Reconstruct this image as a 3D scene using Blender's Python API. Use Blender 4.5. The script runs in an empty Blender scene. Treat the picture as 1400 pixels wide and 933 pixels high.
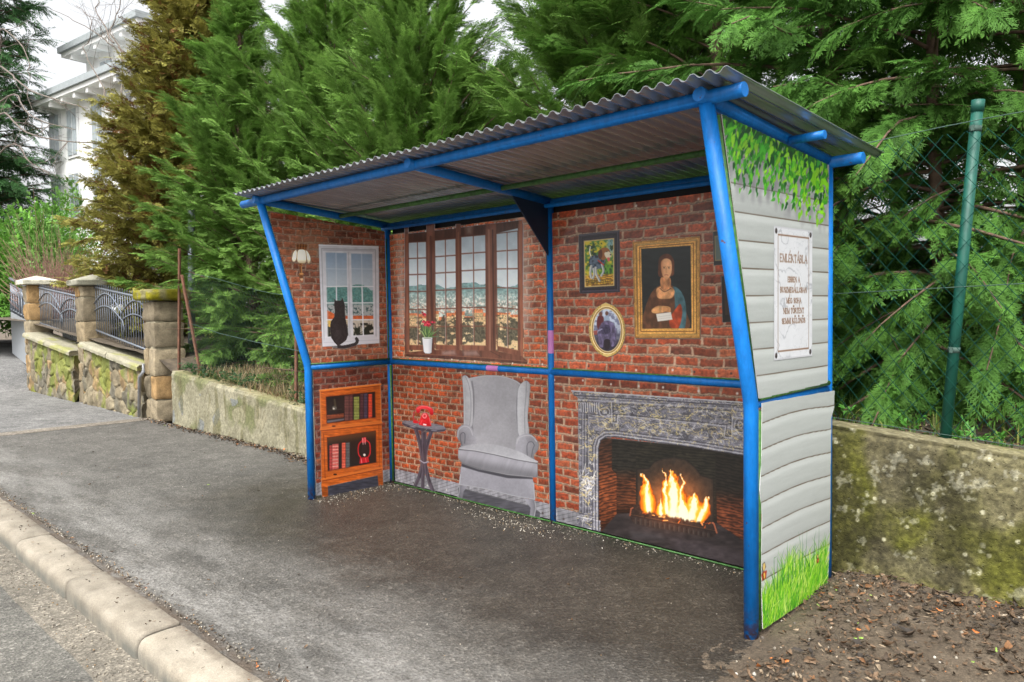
import bpy, bmesh, math, random
import numpy as np
from mathutils import Vector, Matrix

random.seed(7)
RNG = np.random.default_rng(7)
scene = bpy.context.scene
COL = scene.collection
R = math.radians

# ------------------------------------------------------------------ camera
CAM = np.array([5.7338, -4.1296, 1.5635])
YAW, PITCH, ROLL, FPX, SHY = 0.79023, -0.046117, -0.015449, 1058.74, 4.0
_fw = np.array([-math.sin(YAW)*math.cos(PITCH), math.cos(YAW)*math.cos(PITCH), math.sin(PITCH)])
_r0 = np.array([math.cos(YAW), math.sin(YAW), 0.0]); _u0 = np.cross(_r0, _fw)
_r = _r0*math.cos(ROLL)+_u0*math.sin(ROLL); _u = -_r0*math.sin(ROLL)+_u0*math.cos(ROLL)

def ray(px, py):
    px = np.asarray(px, float)[..., None]; py = np.asarray(py, float)[..., None]
    return _r*(px-700)/FPX - _u*(py-466.5-SHY)/FPX + _fw
def on(axis, val, px, py):          # the point of plane axis=val seen at a survey pixel of the 1400 px photograph
    d = ray(px, py); return CAM + d*((val-CAM[axis])/d[..., axis])[..., None]
def onx(v, px, py): return on(0, v, px, py)
def ony(v, px, py): return on(1, v, px, py)
def onz(v, px, py): return on(2, v, px, py)
def atd(px, py, depth): return CAM + ray(px, py)*depth

cam_d = bpy.data.cameras.new('camera'); cam = bpy.data.objects.new('camera', cam_d); COL.objects.link(cam)
M = Matrix.Identity(4)
for i in range(3):
    M[i][0] = _r[i]; M[i][1] = _u[i]; M[i][2] = -_fw[i]; M[i][3] = CAM[i]
cam.matrix_world = M
cam_d.sensor_width = 36; cam_d.lens = FPX*36/1400; cam_d.shift_y = SHY/1400
cam_d.clip_start = 0.05; cam_d.clip_end = 2000
scene.camera = cam

# ------------------------------------------------------------------ shelter survey
W, WM, H1, H2, H3, D1, D2 = 3.9707, 1.9707, 1.10, 2.308, 2.398, 0.8298, 1.2065
YW = 0.10                                       # street face of the walls behind the shelter

# ------------------------------------------------------------------ object helpers
def tag(o, label=None, cat=None, group=None, kind=None):
    if label: o['label'] = label
    if cat: o['category'] = cat
    if group: o['group'] = group
    if kind: o['kind'] = kind
    return o
def thing(name, loc, label, cat, group=None):
    o = bpy.data.objects.new(name, None); COL.objects.link(o); o.location = loc; o.empty_display_size = .1
    return tag(o, label, cat, group)
def link(name, me, parent=None, mats=()):
    o = bpy.data.objects.new(name, me); COL.objects.link(o)
    for m in mats: me.materials.append(m)
    if parent is not None:
        o.parent = parent
        base = parent; off = Vector((0, 0, 0))
        while base is not None: off += Vector(base.location); base = base.parent
        o.location = -off                       # mesh data is kept in world metres
    return o
def np_mesh(name, V, F, col=None, smooth=False, uv=None):
    """V (n,3); F (m,3) or (m,4) int; col (n,3) linear -> point attribute 'Col'"""
    V = np.asarray(V, np.float32); F = np.asarray(F, np.int32); k = F.shape[1]
    me = bpy.data.meshes.new(name)
    me.vertices.add(len(V)); me.vertices.foreach_set('co', V.ravel())
    me.loops.add(F.size); me.loops.foreach_set('vertex_index', F.ravel())
    me.polygons.add(len(F)); me.polygons.foreach_set('loop_start', np.arange(0, F.size, k, dtype=np.int32))
    me.polygons.foreach_set('loop_total', np.full(len(F), k, np.int32))
    if smooth: me.polygons.foreach_set('use_smooth', np.ones(len(F), bool))
    if col is not None:
        a = me.attributes.new('Col', 'FLOAT_COLOR', 'POINT')
        c = np.ones((len(V), 4), np.float32); c[:, :3] = col; a.data.foreach_set('color', c.ravel())
    me.update(calc_edges=True); me.validate()
    return me

class MB:
    """collects simple solids, then links them as ONE mesh object"""
    def __init__(s): s.bm = bmesh.new()
    def box(s, c, d, rot=None, bevel=0.0, mi=0):
        m = Matrix.Translation(Vector(c)) @ (rot.to_4x4() if rot is not None else Matrix.Identity(4)) @ Matrix.Diagonal((d[0], d[1], d[2], 1))
        g = bmesh.ops.create_cube(s.bm, size=1.0, matrix=m)
        fs = {f for v in g['verts'] for f in v.link_faces}
        if bevel > 0:
            es = list({e for v in g['verts'] for e in v.link_edges})
            rb = bmesh.ops.bevel(s.bm, geom=es, offset=bevel, segments=2, affect='EDGES', profile=.5)
            fs = {f for f in rb['faces']} | {f for f in fs if f.is_valid}
        for f in fs: f.material_index = mi
        return s
    def box2(s, a, b, bevel=0.0, mi=0):
        a = Vector(a); b = Vector(b); return s.box((a+b)/2, (abs(b.x-a.x), abs(b.y-a.y), abs(b.z-a.z)), None, bevel, mi)
    def tube(s, pts, r, n=10, cap=True, r1=None, mi=0):
        pts = [Vector(p) for p in pts]; m = len(pts); rings = []
        up = Vector((0, 0, 1))
        for i, p in enumerate(pts):
            t = (pts[min(i+1, m-1)]-pts[max(i-1, 0)]).normalized()
            a = up if abs(t.dot(up)) < .95 else Vector((0, 1, 0))
            x = t.cross(a).normalized(); y = t.cross(x).normalized()
            rr = r if r1 is None else r+(r1-r)*i/(m-1)
            k = 1.0
            if 0 < i < m-1:
                d1 = (pts[i]-pts[i-1]).normalized(); k = 1/max(.5, abs(t.dot(d1)))
            rings.append([s.bm.verts.new(p+(x*math.cos(2*math.pi*j/n)+y*math.sin(2*math.pi*j/n))*rr*(k if 0 < i < m-1 else 1)) for j in range(n)])
        for i in range(m-1):
            for j in range(n):
                f = s.bm.faces.new((rings[i][j], rings[i][(j+1) % n], rings[i+1][(j+1) % n], rings[i+1][j])); f.smooth = True; f.material_index = mi
        if cap:
            for rg in (rings[0][::-1], rings[-1]):
                f = s.bm.faces.new(rg); f.material_index = mi
        return s
    def prism(s, poly, off, mi=0):                # polygon (list of points) extruded by the vector off
        a = [s.bm.verts.new(Vector(p)) for p in poly]; b = [s.bm.verts.new(Vector(p)+Vector(off)) for p in poly]
        n = len(a); fs = [s.bm.faces.new(a[::-1]), s.bm.faces.new(b)]
        for i in range(n): fs.append(s.bm.faces.new((a[i], a[(i+1) % n], b[(i+1) % n], b[i])))
        for f in fs: f.material_index = mi
        return s
    def build(s, name, mats, parent=None):
        bmesh.ops.recalc_face_normals(s.bm, faces=s.bm.faces[:])
        me = bpy.data.meshes.new(name); s.bm.to_mesh(me); s.bm.free()
        return link(name, me, parent, mats if isinstance(mats, (list, tuple)) else [mats])

# ------------------------------------------------------------------ numpy noise
def vnoise(X, Y, seed=0):
    r = np.random.default_rng(seed); T = r.random((256, 256))
    xi = np.floor(X).astype(int); yi = np.floor(Y).astype(int); fx = X-xi; fy = Y-yi
    fx = fx*fx*(3-2*fx); fy = fy*fy*(3-2*fy)
    g = lambda i, j: T[(xi+i) % 256, (yi+j) % 256]
    return (g(0, 0)*(1-fx)+g(1, 0)*fx)*(1-fy)+(g(0, 1)*(1-fx)+g(1, 1)*fx)*fy
def fbm(X, Y, seed=0, o=4):
    s = 0; a = .5; t = 0
    for k in range(o):
        s = s+a*vnoise(X*2**k, Y*2**k, seed+k*17); t += a; a *= .5
    return s/t
def hsh(i, j, seed=0):
    r = np.random.default_rng(seed+991); T = r.random((512, 512)); return T[i.astype(int) % 512, j.astype(int) % 512]
def lin(c):
    c = np.clip(np.asarray(c, float)/255, 0, 1); return np.where(c <= .04045, c/12.92, ((c+.055)/1.055)**2.4)
def ss(a, b, x): t = np.clip((x-a)/(b-a), 0, 1); return t*t*(3-2*t)
def mix(a, b, t):
    a = np.asarray(a, float); b = np.asarray(b, float); t = np.asarray(t, float)[..., None]; return a*(1-t)+b*t
def catmull(pts, closed=True, n=6):
    P = np.array(pts, float); m = len(P); out = []
    rng = range(m) if closed else range(m-1)
    for i in rng:
        if closed: p0, p1, p2, p3 = P[i-1], P[i], P[(i+1) % m], P[(i+2) % m]
        else: p0, p1, p2, p3 = P[max(i-1, 0)], P[i], P[i+1], P[min(i+2, m-1)]
        for k in range(n):
            t = k/n
            out.append(.5*((2*p1)+(-p0+p2)*t+(2*p0-5*p1+4*p2-p3)*t*t+(-p0+3*p1-3*p2+p3)*t**3))
    if not closed: out.append(P[-1])
    return np.array(out)

# ------------------------------------------------------------------ printed sheets: pictures drawn by code on a fine vertex grid
class Print:
    """a picture printed on a flat sheet: local coordinates X,Y; every grid node holds its ink colour"""
    def __init__(s, x0, y0, x1, y1, step, bg=(128, 128, 128), on=True):
        nx = max(2, int(round(abs(x1-x0)/step))+1); ny = max(2, int(round(abs(y1-y0)/step))+1)
        s.X, s.Y = np.meshgrid(np.linspace(x0, x1, nx), np.linspace(y0, y1, ny)); s.step = step
        s.C = np.empty(s.X.shape+(3,)); s.C[:] = bg; s.A = np.full(s.X.shape, 1.0 if on else 0.0)
    def _win(s, x0, y0, x1, y1, pad):
        xs = s.X[0]; ys = s.Y[:, 0]
        ix = np.where((xs >= x0-pad) & (xs <= x1+pad))[0]; iy = np.where((ys >= y0-pad) & (ys <= y1+pad))[0]
        if len(ix) == 0 or len(iy) == 0: return None
        return slice(iy[0], iy[-1]+1), slice(ix[0], ix[-1]+1)
    def _put(s, w, a, col):
        X = s.X[w]; Y = s.Y[w]; c = col(X, Y) if callable(col) else np.asarray(col, float)
        s.C[w] = s.C[w]*(1-a[..., None])+c*a[..., None]; s.A[w] = np.maximum(s.A[w], (a > .45)*1.0)
    def fill(s, pts, col, a=1.0, smooth=False, soft=None, clip=None):
        P = np.array(pts, float)
        if smooth: P = catmull(P)
        soft = soft or s.step*.7
        w = s._win(P[:, 0].min(), P[:, 1].min(), P[:, 0].max(), P[:, 1].max(), soft)
        if w is None: return s
        X = s.X[w]; Y = s.Y[w]; ins = np.zeros(X.shape, bool); d2 = np.full(X.shape, 1e18)
        for i in range(len(P)):
            ax, ay = P[i-1]; bx, by = P[i]; ex, ey = bx-ax, by-ay
            t = np.clip(((X-ax)*ex+(Y-ay)*ey)/(ex*ex+ey*ey+1e-12), 0, 1)
            d2 = np.minimum(d2, (X-ax-t*ex)**2+(Y-ay-t*ey)**2)
            if ay != by:
                c = ((ay > Y) != (by > Y)) & (X < (bx-ax)*(Y-ay)/(by-ay)+ax); ins ^= c
        sd = np.sqrt(d2)*np.where(ins, -1, 1)
        al = np.clip(.5-sd/(2*soft), 0, 1)*a
        if clip is not None: al = al*clip(X, Y)
        s._put(w, al, col); return s
    def line(s, pts, wd, col, a=1.0, smooth=False, soft=None, taper=False):
        P = np.array(pts, float)
        if smooth: P = catmull(P, closed=False)
        soft = soft or s.step*.6; h = wd/2
        w = s._win(P[:, 0].min(), P[:, 1].min(), P[:, 0].max(), P[:, 1].max(), h+soft)
        if w is None: return s
        X = s.X[w]; Y = s.Y[w]; d = np.full(X.shape, 1e9); n = len(P)-1
        for i in range(n):
            ax, ay = P[i]; bx, by = P[i+1]; ex, ey = bx-ax, by-ay
            t = np.clip(((X-ax)*ex+(Y-ay)*ey)/(ex*ex+ey*ey+1e-12), 0, 1)
            hh = h*(1-(i+t)/n) if taper else h
            d = np.minimum(d, np.hypot(X-ax-t*ex, Y-ay-t*ey)-hh)
        k = min(1.0, wd/s.step*1.2) if wd < s.step else 1.0
        s._put(w, np.clip(.5-d/(2*soft), 0, 1)*a*k, col); return s
    def ell(s, cx, cy, rx, ry, col, a=1.0, rot=0.0, soft=None):
        t = np.linspace(0, 2*np.pi, 28, endpoint=False); x = rx*np.cos(t); y = ry*np.sin(t)
        c, n = math.cos(rot), math.sin(rot)
        return s.fill(np.c_[cx+x*c-y*n, cy+x*n+y*c], col, a, soft=soft)
    def paint(s, fn): s.C[:] = fn(s.X, s.Y, s.C); return s
    def keep(s, poly):                            # cut the sheet to an outline
        P = np.array(poly, float); ins = np.zeros(s.X.shape, bool)
        for i in range(len(P)):
            ax, ay = P[i-1]; bx, by = P[i]
            if ay != by: ins ^= ((ay > s.Y) != (by > s.Y)) & (s.X < (bx-ax)*(s.Y-ay)/(by-ay)+ax)
        s.A = np.where(ins, s.A, 0); return s
    def build(s, name, to3d, parent, mat, k=1.0, gain=1.0):
        V = to3d(s.X, s.Y).reshape(-1, 3); ny, nx = s.X.shape
        idx = np.arange(ny*nx).reshape(ny, nx)
        F = np.stack([idx[:-1, :-1], idx[:-1, 1:], idx[1:, 1:], idx[1:, :-1]], -1).reshape(-1, 4)
        a = s.A; on = (np.maximum.reduce([a[:-1, :-1], a[:-1, 1:], a[1:, 1:], a[1:, :-1]]) if False else (a[:-1, :-1]+a[:-1, 1:]+a[1:, 1:]+a[1:, :-1])/4) > .49
        F = F[on.ravel()]
        used = np.zeros(len(V), bool); used[F.ravel()] = True; re = np.cumsum(used)-1
        me = np_mesh(name, V[used], re[F], lin(s.C.reshape(-1, 3)[used])*gain)
        return link(name, me, parent, [mat])

# ------------------------------------------------------------------ materials
def new_mat(name):
    m = bpy.data.materials.new(name); m.use_nodes = True; nt = m.node_tree
    return m, nt, nt.nodes['Principled BSDF']
class NT:
    def __init__(s, nt): s.nt = nt
    def n(s, t, **kw):
        o = s.nt.nodes.new(t)
        for k, v in kw.items(): setattr(o, k, v)
        return o
    def l(s, a, b): s.nt.links.new(a, b)
    def pos(s, sc=(1, 1, 1)):
        g = s.n('ShaderNodeNewGeometry'); m = s.n('ShaderNodeMapping'); m.inputs['Scale'].default_value = sc
        s.l(g.outputs['Position'], m.inputs['Vector']); return m.outputs['Vector']
    def noise(s, v, sc, det=4, rough=.55, dist=0):
        o = s.n('ShaderNodeTexNoise'); o.inputs['Scale'].default_value = sc; o.inputs['Detail'].default_value = det
        o.inputs['Roughness'].default_value = rough; o.inputs['Distortion'].default_value = dist; s.l(v, o.inputs['Vector']); return o.outputs['Fac']
    def vor(s, v, sc, feat='F1', out='Distance', rnd=1.0):
        o = s.n('ShaderNodeTexVoronoi', feature=feat); o.inputs['Scale'].default_value = sc; o.inputs['Randomness'].default_value = rnd
        s.l(v, o.inputs['Vector']); return o.outputs[out]
    def ramp(s, f, stops):
        o = s.n('ShaderNodeValToRGB'); e = o.color_ramp.elements
        while len(e) < len(stops): e.new(.5)
        for i, (p, c) in enumerate(stops):
            e[i].position = p; e[i].color = (c, c, c, 1) if np.isscalar(c) else (*c, 1)
        s.l(f, o.inputs['Fac']); return o.outputs['Color']
    def mixc(s, f, a, b, mode='MIX'):
        o = s.n('ShaderNodeMix', data_type='RGBA', blend_type=mode)
        for i, x in ((0, f), (6, a), (7, b)):
            if hasattr(x, 'node'): s.l(x, o.inputs[i])
            else: o.inputs[i].default_value = x if i == 0 else (*x, 1) if not np.isscalar(x) else (x, x, x, 1)
        return o.outputs[2]
    def math(s, op, a, b=None, c=None):
        o = s.n('ShaderNodeMath', operation=op)
        for i, x in enumerate((a, b, c)):
            if x is None: continue
            if hasattr(x, 'node'): s.l(x, o.inputs[i])
            else: o.inputs[i].default_value = x
        return o.outputs[0]
    def bump(s, h, st, dist, bsdf):
        o = s.n('ShaderNodeBump'); o.inputs['Strength'].default_value = st; o.inputs['Distance'].default_value = dist
        s.l(h, o.inputs['Height']); s.l(o.outputs['Normal'], bsdf.inputs['Normal'])
    def attr(s, name='Col'):
        o = s.n('ShaderNodeAttribute', attribute_name=name); return o.outputs['Color']

def mat_flat(name, c, rough=.6, metal=0.0, vary=.15, sc=8, bump=0.0, spec=.5):
    m, nt, b = new_mat(name); t = NT(nt); v = t.pos(); f = t.noise(v, sc, 5)
    c = np.array(c, float)
    t.l(t.ramp(f, [(.3, tuple(c*(1-vary))), (.7, tuple(np.minimum(c*(1+vary), 1)))]), b.inputs['Base Color'])
    b.inputs['Roughness'].default_value = rough; b.inputs['Metallic'].default_value = metal; b.inputs['Specular IOR Level'].default_value = spec
    if bump: t.bump(t.noise(v, sc*6, 4), bump, .01, b)
    return m
def mat_attr(name, rough=.6, spec=.4, vary=.12, sc=120, trans=0.0, bump=0.0, coat=0.0, fine=None):
    m, nt, b = new_mat(name); t = NT(nt); v = t.pos()
    f = t.ramp(t.noise(v, sc, 3), [(.25, 1-vary), (.75, 1+vary)])
    c = t.mixc(1.0, t.attr(), f, 'MULTIPLY'); t.l(c, b.inputs['Base Color'])
    b.inputs['Roughness'].default_value = rough; b.inputs['Specular IOR Level'].default_value = spec
    if coat: b.inputs['Coat Weight'].default_value = coat; b.inputs['Coat Roughness'].default_value = .12
    if bump: t.bump(t.noise(v, sc, 4), bump, .01, b)
    if trans:
        tr = t.n('ShaderNodeBsdfTranslucent'); t.l(c, tr.inputs['Color'])
        mx = t.n('ShaderNodeMixShader'); mx.inputs[0].default_value = trans
        t.l(b.outputs[0], mx.inputs[1]); t.l(tr.outputs[0], mx.inputs[2]); t.l(mx.outputs[0], nt.nodes['Material Output'].inputs['Surface'])
    return m

def blue_paint():
    m, nt, b = new_mat('blue_paint'); t = NT(nt); v = t.pos()
    c = t.ramp(t.noise(v, 5, 5), [(.3, (.002, .130, .43)), (.7, (.003, .160, .52))])
    # rust at the feet of the posts and scattered chips
    g = t.n('ShaderNodeSeparateXYZ'); t.l(v, g.inputs[0])
    low = t.n('ShaderNodeMapRange'); low.inputs[1].default_value = .16; low.inputs[2].default_value = .0; t.l(g.outputs['Z'], low.inputs[0])
    n2 = t.noise(v, 28, 5, .65)
    r1 = t.math('MULTIPLY', t.ramp(n2, [(.42, 0.0), (.55, 1.0)]), low.outputs[0])
    chips = t.ramp(t.noise(v, 34, 3), [(.70, 0.0), (.73, .85)])
    c = t.mixc(t.math('MAXIMUM', r1, chips), c, (.09, .035, .014)); c = t.mixc(1.0, c, t.ramp(t.noise(t.pos((6, 6, 1.2)), 5, 6, .7), [(.3, .74), (.62, 1.08)]), 'MULTIPLY'); t.l(c, b.inputs['Base Color'])
    t.l(t.ramp(t.noise(v, 14, 5, .7), [(.3, .32), (.7, .58)]), b.inputs['Roughness']); b.inputs['Specular IOR Level'].default_value = .32; t.bump(t.noise(v, 45, 5, .7), .35, .005, b)
    return m
M_BLUE = blue_paint()
M_GREEN = mat_flat('green_paint', (.04, .13, .025), .55, vary=.5, sc=40)
M_PINK = mat_flat('pink_spray_paint', (.55, .2, .5), .5)
M_DARKBLUE = mat_flat('dark_blue_plate', (.008, .022, .05), .55)
M_PRINT = mat_attr('printed_film', .3, .45, .05, 260, coat=.25)
M_PRINT_MATT = mat_attr('printed_film_matt', .5, .3, .05, 200)
M_EDGE = mat_flat('panel_edge', (.6, .6, .58), .5)
M_BACK = mat_flat('panel_back', (.1, .1, .1), .7)
M_LEAF = mat_attr('conifer_foliage', .6, .14, .25, 9, trans=.28)
M_BROAD = mat_attr('broad_foliage', .45, .25, .2, 9, trans=.3)
M_BARK = mat_flat('bark', (.12, .075, .05), .85, vary=.4, sc=25, bump=.5)
M_TWIG = mat_flat('pale_bark', (.15, .125, .105), .85, vary=.3, sc=25)
M_WALLPAINT = mat_attr('vertex_stone', .85, .2, .22, 45, bump=.6)
M_IRON = mat_flat('grey_iron', (.16, .18, .21), .45, .3, vary=.1)
M_ZINC = mat_flat('zinc', (.32, .33, .35), .5, .3)
M_RUST = mat_flat('rusty_steel', (.14, .06, .035), .8, vary=.4, sc=20)
M_FENCEGREEN = mat_flat('green_coated_steel', (.003, .078, .055), .55, vary=.2, sc=9, bump=.1)
M_WIRE = mat_flat('green_coated_wire', (.005, .050, .038), .75, spec=.12)
M_WIREGREY = mat_flat('weathered_wire', (.06, .10, .085), .75, spec=.15)
M_LITTER = mat_attr('dead_leaves', .75, .25, .25, 60)
# ================================================================== BUS SHELTER
shelter = thing('bus_shelter', (0, 0, 0), 'blue tubular bus shelter with corrugated roof, its panels printed like a brick living room', 'bus shelter')
PR, RR = .032, .024
def post(pts, r=PR, foot=True):
    m = MB().tube(pts, r, 14)
    return m.build('post', [M_BLUE], shelter)
post([(W, -D1, -.02), (W, -D1, H1-.02), (W, -D1-.008, H1+.03), (W, -D2, H3+.02)], .034)
post([(0, -D1, -.02), (0, -D1, H1-.02), (0, -D1-.008, H1+.03), (0, -D2, H3+.02)], .032)
post([(W, 0, -.05), (W, 0, H2)], .028)
post([(0, 0, -.02), (0, 0, H2)], .030)
mid = post([(WM, 0, -.02), (WM, 0, H2)], .027)
MB().tube([(WM, 0, 1.235), (WM, 0, 1.40)], .0276, 14, False).build('pink_paint_patch', [M_PINK], mid)
def rail(a, b, r=RR, mats=M_BLUE, name='rail'): return MB().tube([a, b], r, 12).build(name, [mats], shelter)
rb = rail((.0, -.006, H1), (WM, -.006, H1)); rail((WM, -.006, H1), (W, -.006, H1))
MB().tube([(1.30, -.006, H1), (1.43, -.006, H1)], RR+.0007, 12, False).build('pink_paint_patch', [M_PINK], rb)
rail((0.006, 0, H1), (0.006, -D1, H1)); rail((W, 0, H1), (W, -D1, H1))
rail((-.298, -D2, 2.437), (4.147, -D2, 2.437), .031, name='front_beam')
rail((-.06, 0, 2.31), (4.157, 0, 2.31), .030, name='back_beam')
rail((0.0, -.052, 2.285), (W, -.052, 2.285), .016, name='back_beam')
for x in (0, WM, W): rail((x, -D2-.06, 2.443), (x, 0.02, 2.318), .031, name='rafter')
rail((.03, -.50, 2.365), (WM-.03, -.50, 2.365), .018, M_GREEN, 'purlin'); rail((WM+.03, -.50, 2.365), (W-.03, -.50, 2.365), .018, M_GREEN, 'purlin')
rail((W+.03, -.50, 2.353), (4.172, -.50, 2.353), .021, name='purlin_end')
MB().prism([(.03, .034, 2.17), (W-.03, .034, 2.17), (W-.03, .034, 2.325), (.03, .034, 2.325)], (0, .003, 0)).build('gap_shade_strip', [mat_flat('painted_gap_shade', (.012, .013, .015), .7)], shelter)  # dark strip added to stand in for shade in the gap under the roof
MB().prism([(WM-.005, -.40, 2.345), (WM-.005, -.026, 2.30), (WM-.005, -.026, 1.935)], (.010, 0, 0)).build('gusset_plate', [M_DARKBLUE], shelter)
# green frame strips round the panels
def strip(pts, r=.008): return MB().tube(pts, r, 6).build('frame_strip', [M_GREEN], shelter)
strip([(W+.018, -D1+.030, .03), (W+.018, -D1+.030, H1-.03)], .017); strip([(W+.018, -D1+.018, H1+.03), (W+.018, -D2+.046, H3-.03)], .017)
strip([(W+.022, -D1+.03, H1+.028), (W+.022, -.03, H1+.040)], .014)
strip([(.034, -.022, .02), (.034, -.022, H1-.03)], .010); strip([(.05, -.020, .008), (W-.05, -.020, .008)], .006)
strip([(.05, -.014, H1+.026), (W-.05, -.014, H1+.026)], .006); strip([(.024, -.03, H1+.028), (.024, -D1, H1+.028)], .006)
strip([(.022, -.033, H1), (.022, -.033, 2.2)], .006)

# roof: one corrugated sheet, pitch 76 mm
def roof():
    n = 680; xs = np.linspace(-.145, 4.155, n); ys = np.linspace(-1.36, .30, 12)
    X, Y = np.meshgrid(xs, ys); ph = 2*np.pi*X/.0765
    Z = 2.488-(Y+1.36)*.0745 + .0115*np.sin(ph) + .003*np.sin(3*ph)*.4 + .006*(fbm(X*1.7+9, Y*1.1+5, 3)-.5) + .012*np.exp(-((Y+1.36)/.1)**2)*(fbm(X*3+9, Y*0+2, 8)-.5)
    V = np.stack([X, Y, Z], -1).reshape(-1, 3); N = len(V); V = np.r_[V, V-np.array([0, 0, .0022])]
    i = np.arange(N).reshape(12, n); q = np.stack([i[:-1, :-1], i[:-1, 1:], i[1:, 1:], i[1:, :-1]], -1).reshape(-1, 4)
    F = [q, q[:, ::-1]+N]
    for e in (i[0], i[-1][::-1], i[:, 0][::-1], i[:, -1]): F.append(np.stack([e[:-1]+N, e[1:]+N, e[1:], e[:-1]], -1))
    me = np_mesh('roof', V, np.concatenate(F), smooth=True)
    m, nt, b = new_mat('corrugated_steel'); t = NT(nt); v = t.pos((1, .25, 1))
    c = t.ramp(t.noise(v, 9, 5, .6), [(.3, (.26, .275, .29)), (.72, (.42, .44, .46))])
    c = t.mixc(t.ramp(t.noise(t.pos((1, .15, 1)), 24, 4), [(.66, 0.0), (.86, .22)]), c, (.20, .15, .12)); t.l(c, b.inputs['Base Color'])
    b.inputs['Metallic'].default_value = .6; b.inputs['Roughness'].default_value = .27
    o = link('roof', me, shelter, [m]); md = o.modifiers.new('es', 'EDGE_SPLIT'); md.split_angle = R(50)
roof()

# ------------------------------------------------------------------ panels
def panel(pts, off, name='printed_panel'):
    return MB().prism(pts, off).build(name, [M_EDGE], shelter)
def bricks(X, Y, bw, bh, seed, joint=.010, hue=(184, 94, 58), dark=(98, 56, 44), mort=(178, 148, 124), contrast=1.0):
    Xw = X+(fbm(X*9+seed, Y*9, seed, 3)-.5)*.030+(fbm(X*45, Y*45, seed+4, 2)-.5)*.010
    Yw = Y+(fbm(X*7+3, Y*9+seed, seed+1, 3)-.5)*.020+(fbm(X*50+7, Y*50, seed+5, 2)-.5)*.009
    row = np.floor(Yw/bh); xo = Xw/bw+.5*(row % 2)+hsh(row+40, row*0+3, seed)*.3; col = np.floor(xo)
    fx = (xo-col)*bw; fy = Yw-row*bh
    e = np.minimum(np.minimum(fx, bw-fx), np.minimum(fy, bh-fy)); g = fbm(X*70+seed, Y*90, seed+2, 4); big = fbm(X*3, Y*3, seed+9, 3)
    m = ss(joint*.42, joint*.98, e+(g-.5)*.008)
    h1 = hsh(col+9, row+50, seed); h2 = hsh(col+90, row+150, seed+1)
    c = mix(hue, np.array(hue)*1.08+np.array([14, 16, 12]), h2)
    c = mix(c, dark, np.clip(h1*1.5-.75, 0, .9)); c = mix(c, (150, 62, 40), np.clip(h2*1.3-.8, 0, .6)); h3 = hsh(col+190, row+77, seed+2); c = mix(c, (206, 142, 108), np.clip(h3*5-4.3, 0, .6)); c = mix(c, (112, 74, 66), np.clip(.9-h3*7, 0, .7))
    sp = fbm(X*28+seed, Y*36, seed+6, 5)
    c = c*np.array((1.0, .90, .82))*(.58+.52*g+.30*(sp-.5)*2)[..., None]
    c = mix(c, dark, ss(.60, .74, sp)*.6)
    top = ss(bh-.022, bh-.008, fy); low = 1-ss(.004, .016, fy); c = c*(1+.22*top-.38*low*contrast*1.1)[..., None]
    mo = np.array(mort)*(.66+.55*g+.15*(big-.5))[..., None]; mo = mo*(1-.45*ss(bh*.80, bh, fy)*0-.30*(fy > bh-.006)*1.0)[..., None]
    return mix(mo, c, m)*(.86+.28*big)[..., None]
BACK = lambda y: (lambda X, Y: np.stack([X, np.full_like(X, y), Y], -1))
SIDE = lambda x: (lambda X, Y: np.stack([np.full_like(X, x), X, Y], -1))
def zoom(ox, oy, s, axis, val):
    return lambda X, Y: on(axis, val, ox+X/s, oy+Y/s)
def inv(ox, oy, s, axis, val):                  # zoom coordinates -> metres on the sheet
    k = 1 if axis == 0 else 0
    def f(pts):
        P = np.array(pts, float); q = on(axis, val, ox+P[:, 0]/s, oy+P[:, 1]/s); return np.c_[q[:, k], q[:, 2]]
    return f
YP, XP = -.012, .014
B0, B1, B2 = YP-.0008, YP-.0018, YP-.0028
L0, L1, L2 = XP+.0008, XP+.0018, XP+.0028
xa, xb, xc, xd = .05, 1.938, 2.003, 3.925
def planks(c, X, Y, z0, y0seed):                # printed grey floorboards along the foot of a panel
    m = Y < z0; a = (X-1.0)*9+(z0-Y)*26*(1); g = fbm(X*40, Y*14, y0seed, 4); ln = np.abs((a*1.3) % 1-.5)
    f = np.array((150, 148, 154))*(.62+.55*g)[..., None]*(1-.55*ss(.40, .5, ln))[..., None]
    return np.where(m[..., None], f, c)
def back_panel(x0, x1, z0, z1, bw, bh, seed, kw, floor=None, pale=None):
    pn = panel([(x0, YP, z0), (x1, YP, z0), (x1, YP, z1), (x0, YP, z1)], (0, .005, 0))
    P = Print(x0, z0, x1, z1, .0048)
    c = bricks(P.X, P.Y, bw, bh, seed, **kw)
    if pale: c = pale(P.X, P.Y, c)
    if floor: c = planks(c, P.X, P.Y, floor, seed)
    P.C[:] = c
    rg = np.random.default_rng(seed)
    for k in range(9):
        for zz in (z0+.03, z1-.03): P.ell(x0+.06+(x1-x0-.12)*k/8+rg.normal(0, .02), zz+rg.normal(0, .004), .0075, .0075, (206, 200, 194) if rg.random() < .7 else (60, 46, 42))
    P.build('brick_print', BACK(B0), pn, M_PRINT, gain=1.22 if z0 > 1 else .86); return pn  # upper bays inked brighter, lower ones darker, to offset the roof's shade
def palewin(X, Y, c):                           # the print is paler beside the window
    a = .55*np.exp(-((X-1.70)/.09)**2)*ss(1.15, 1.5, Y)+.45*np.exp(-((X-.20)/.07)**2)*ss(1.15, 1.5, Y)
    return mix(c*1.05, (205, 190, 182), np.clip(a*(.5+fbm(X*5, Y*5, 4)), 0, .8))
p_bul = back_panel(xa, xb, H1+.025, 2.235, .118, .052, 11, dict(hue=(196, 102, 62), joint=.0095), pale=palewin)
p_bll = back_panel(xa, xb, .02, H1-.025, .118, .052, 12, dict(hue=(188, 92, 56), joint=.0095), floor=.135)
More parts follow.
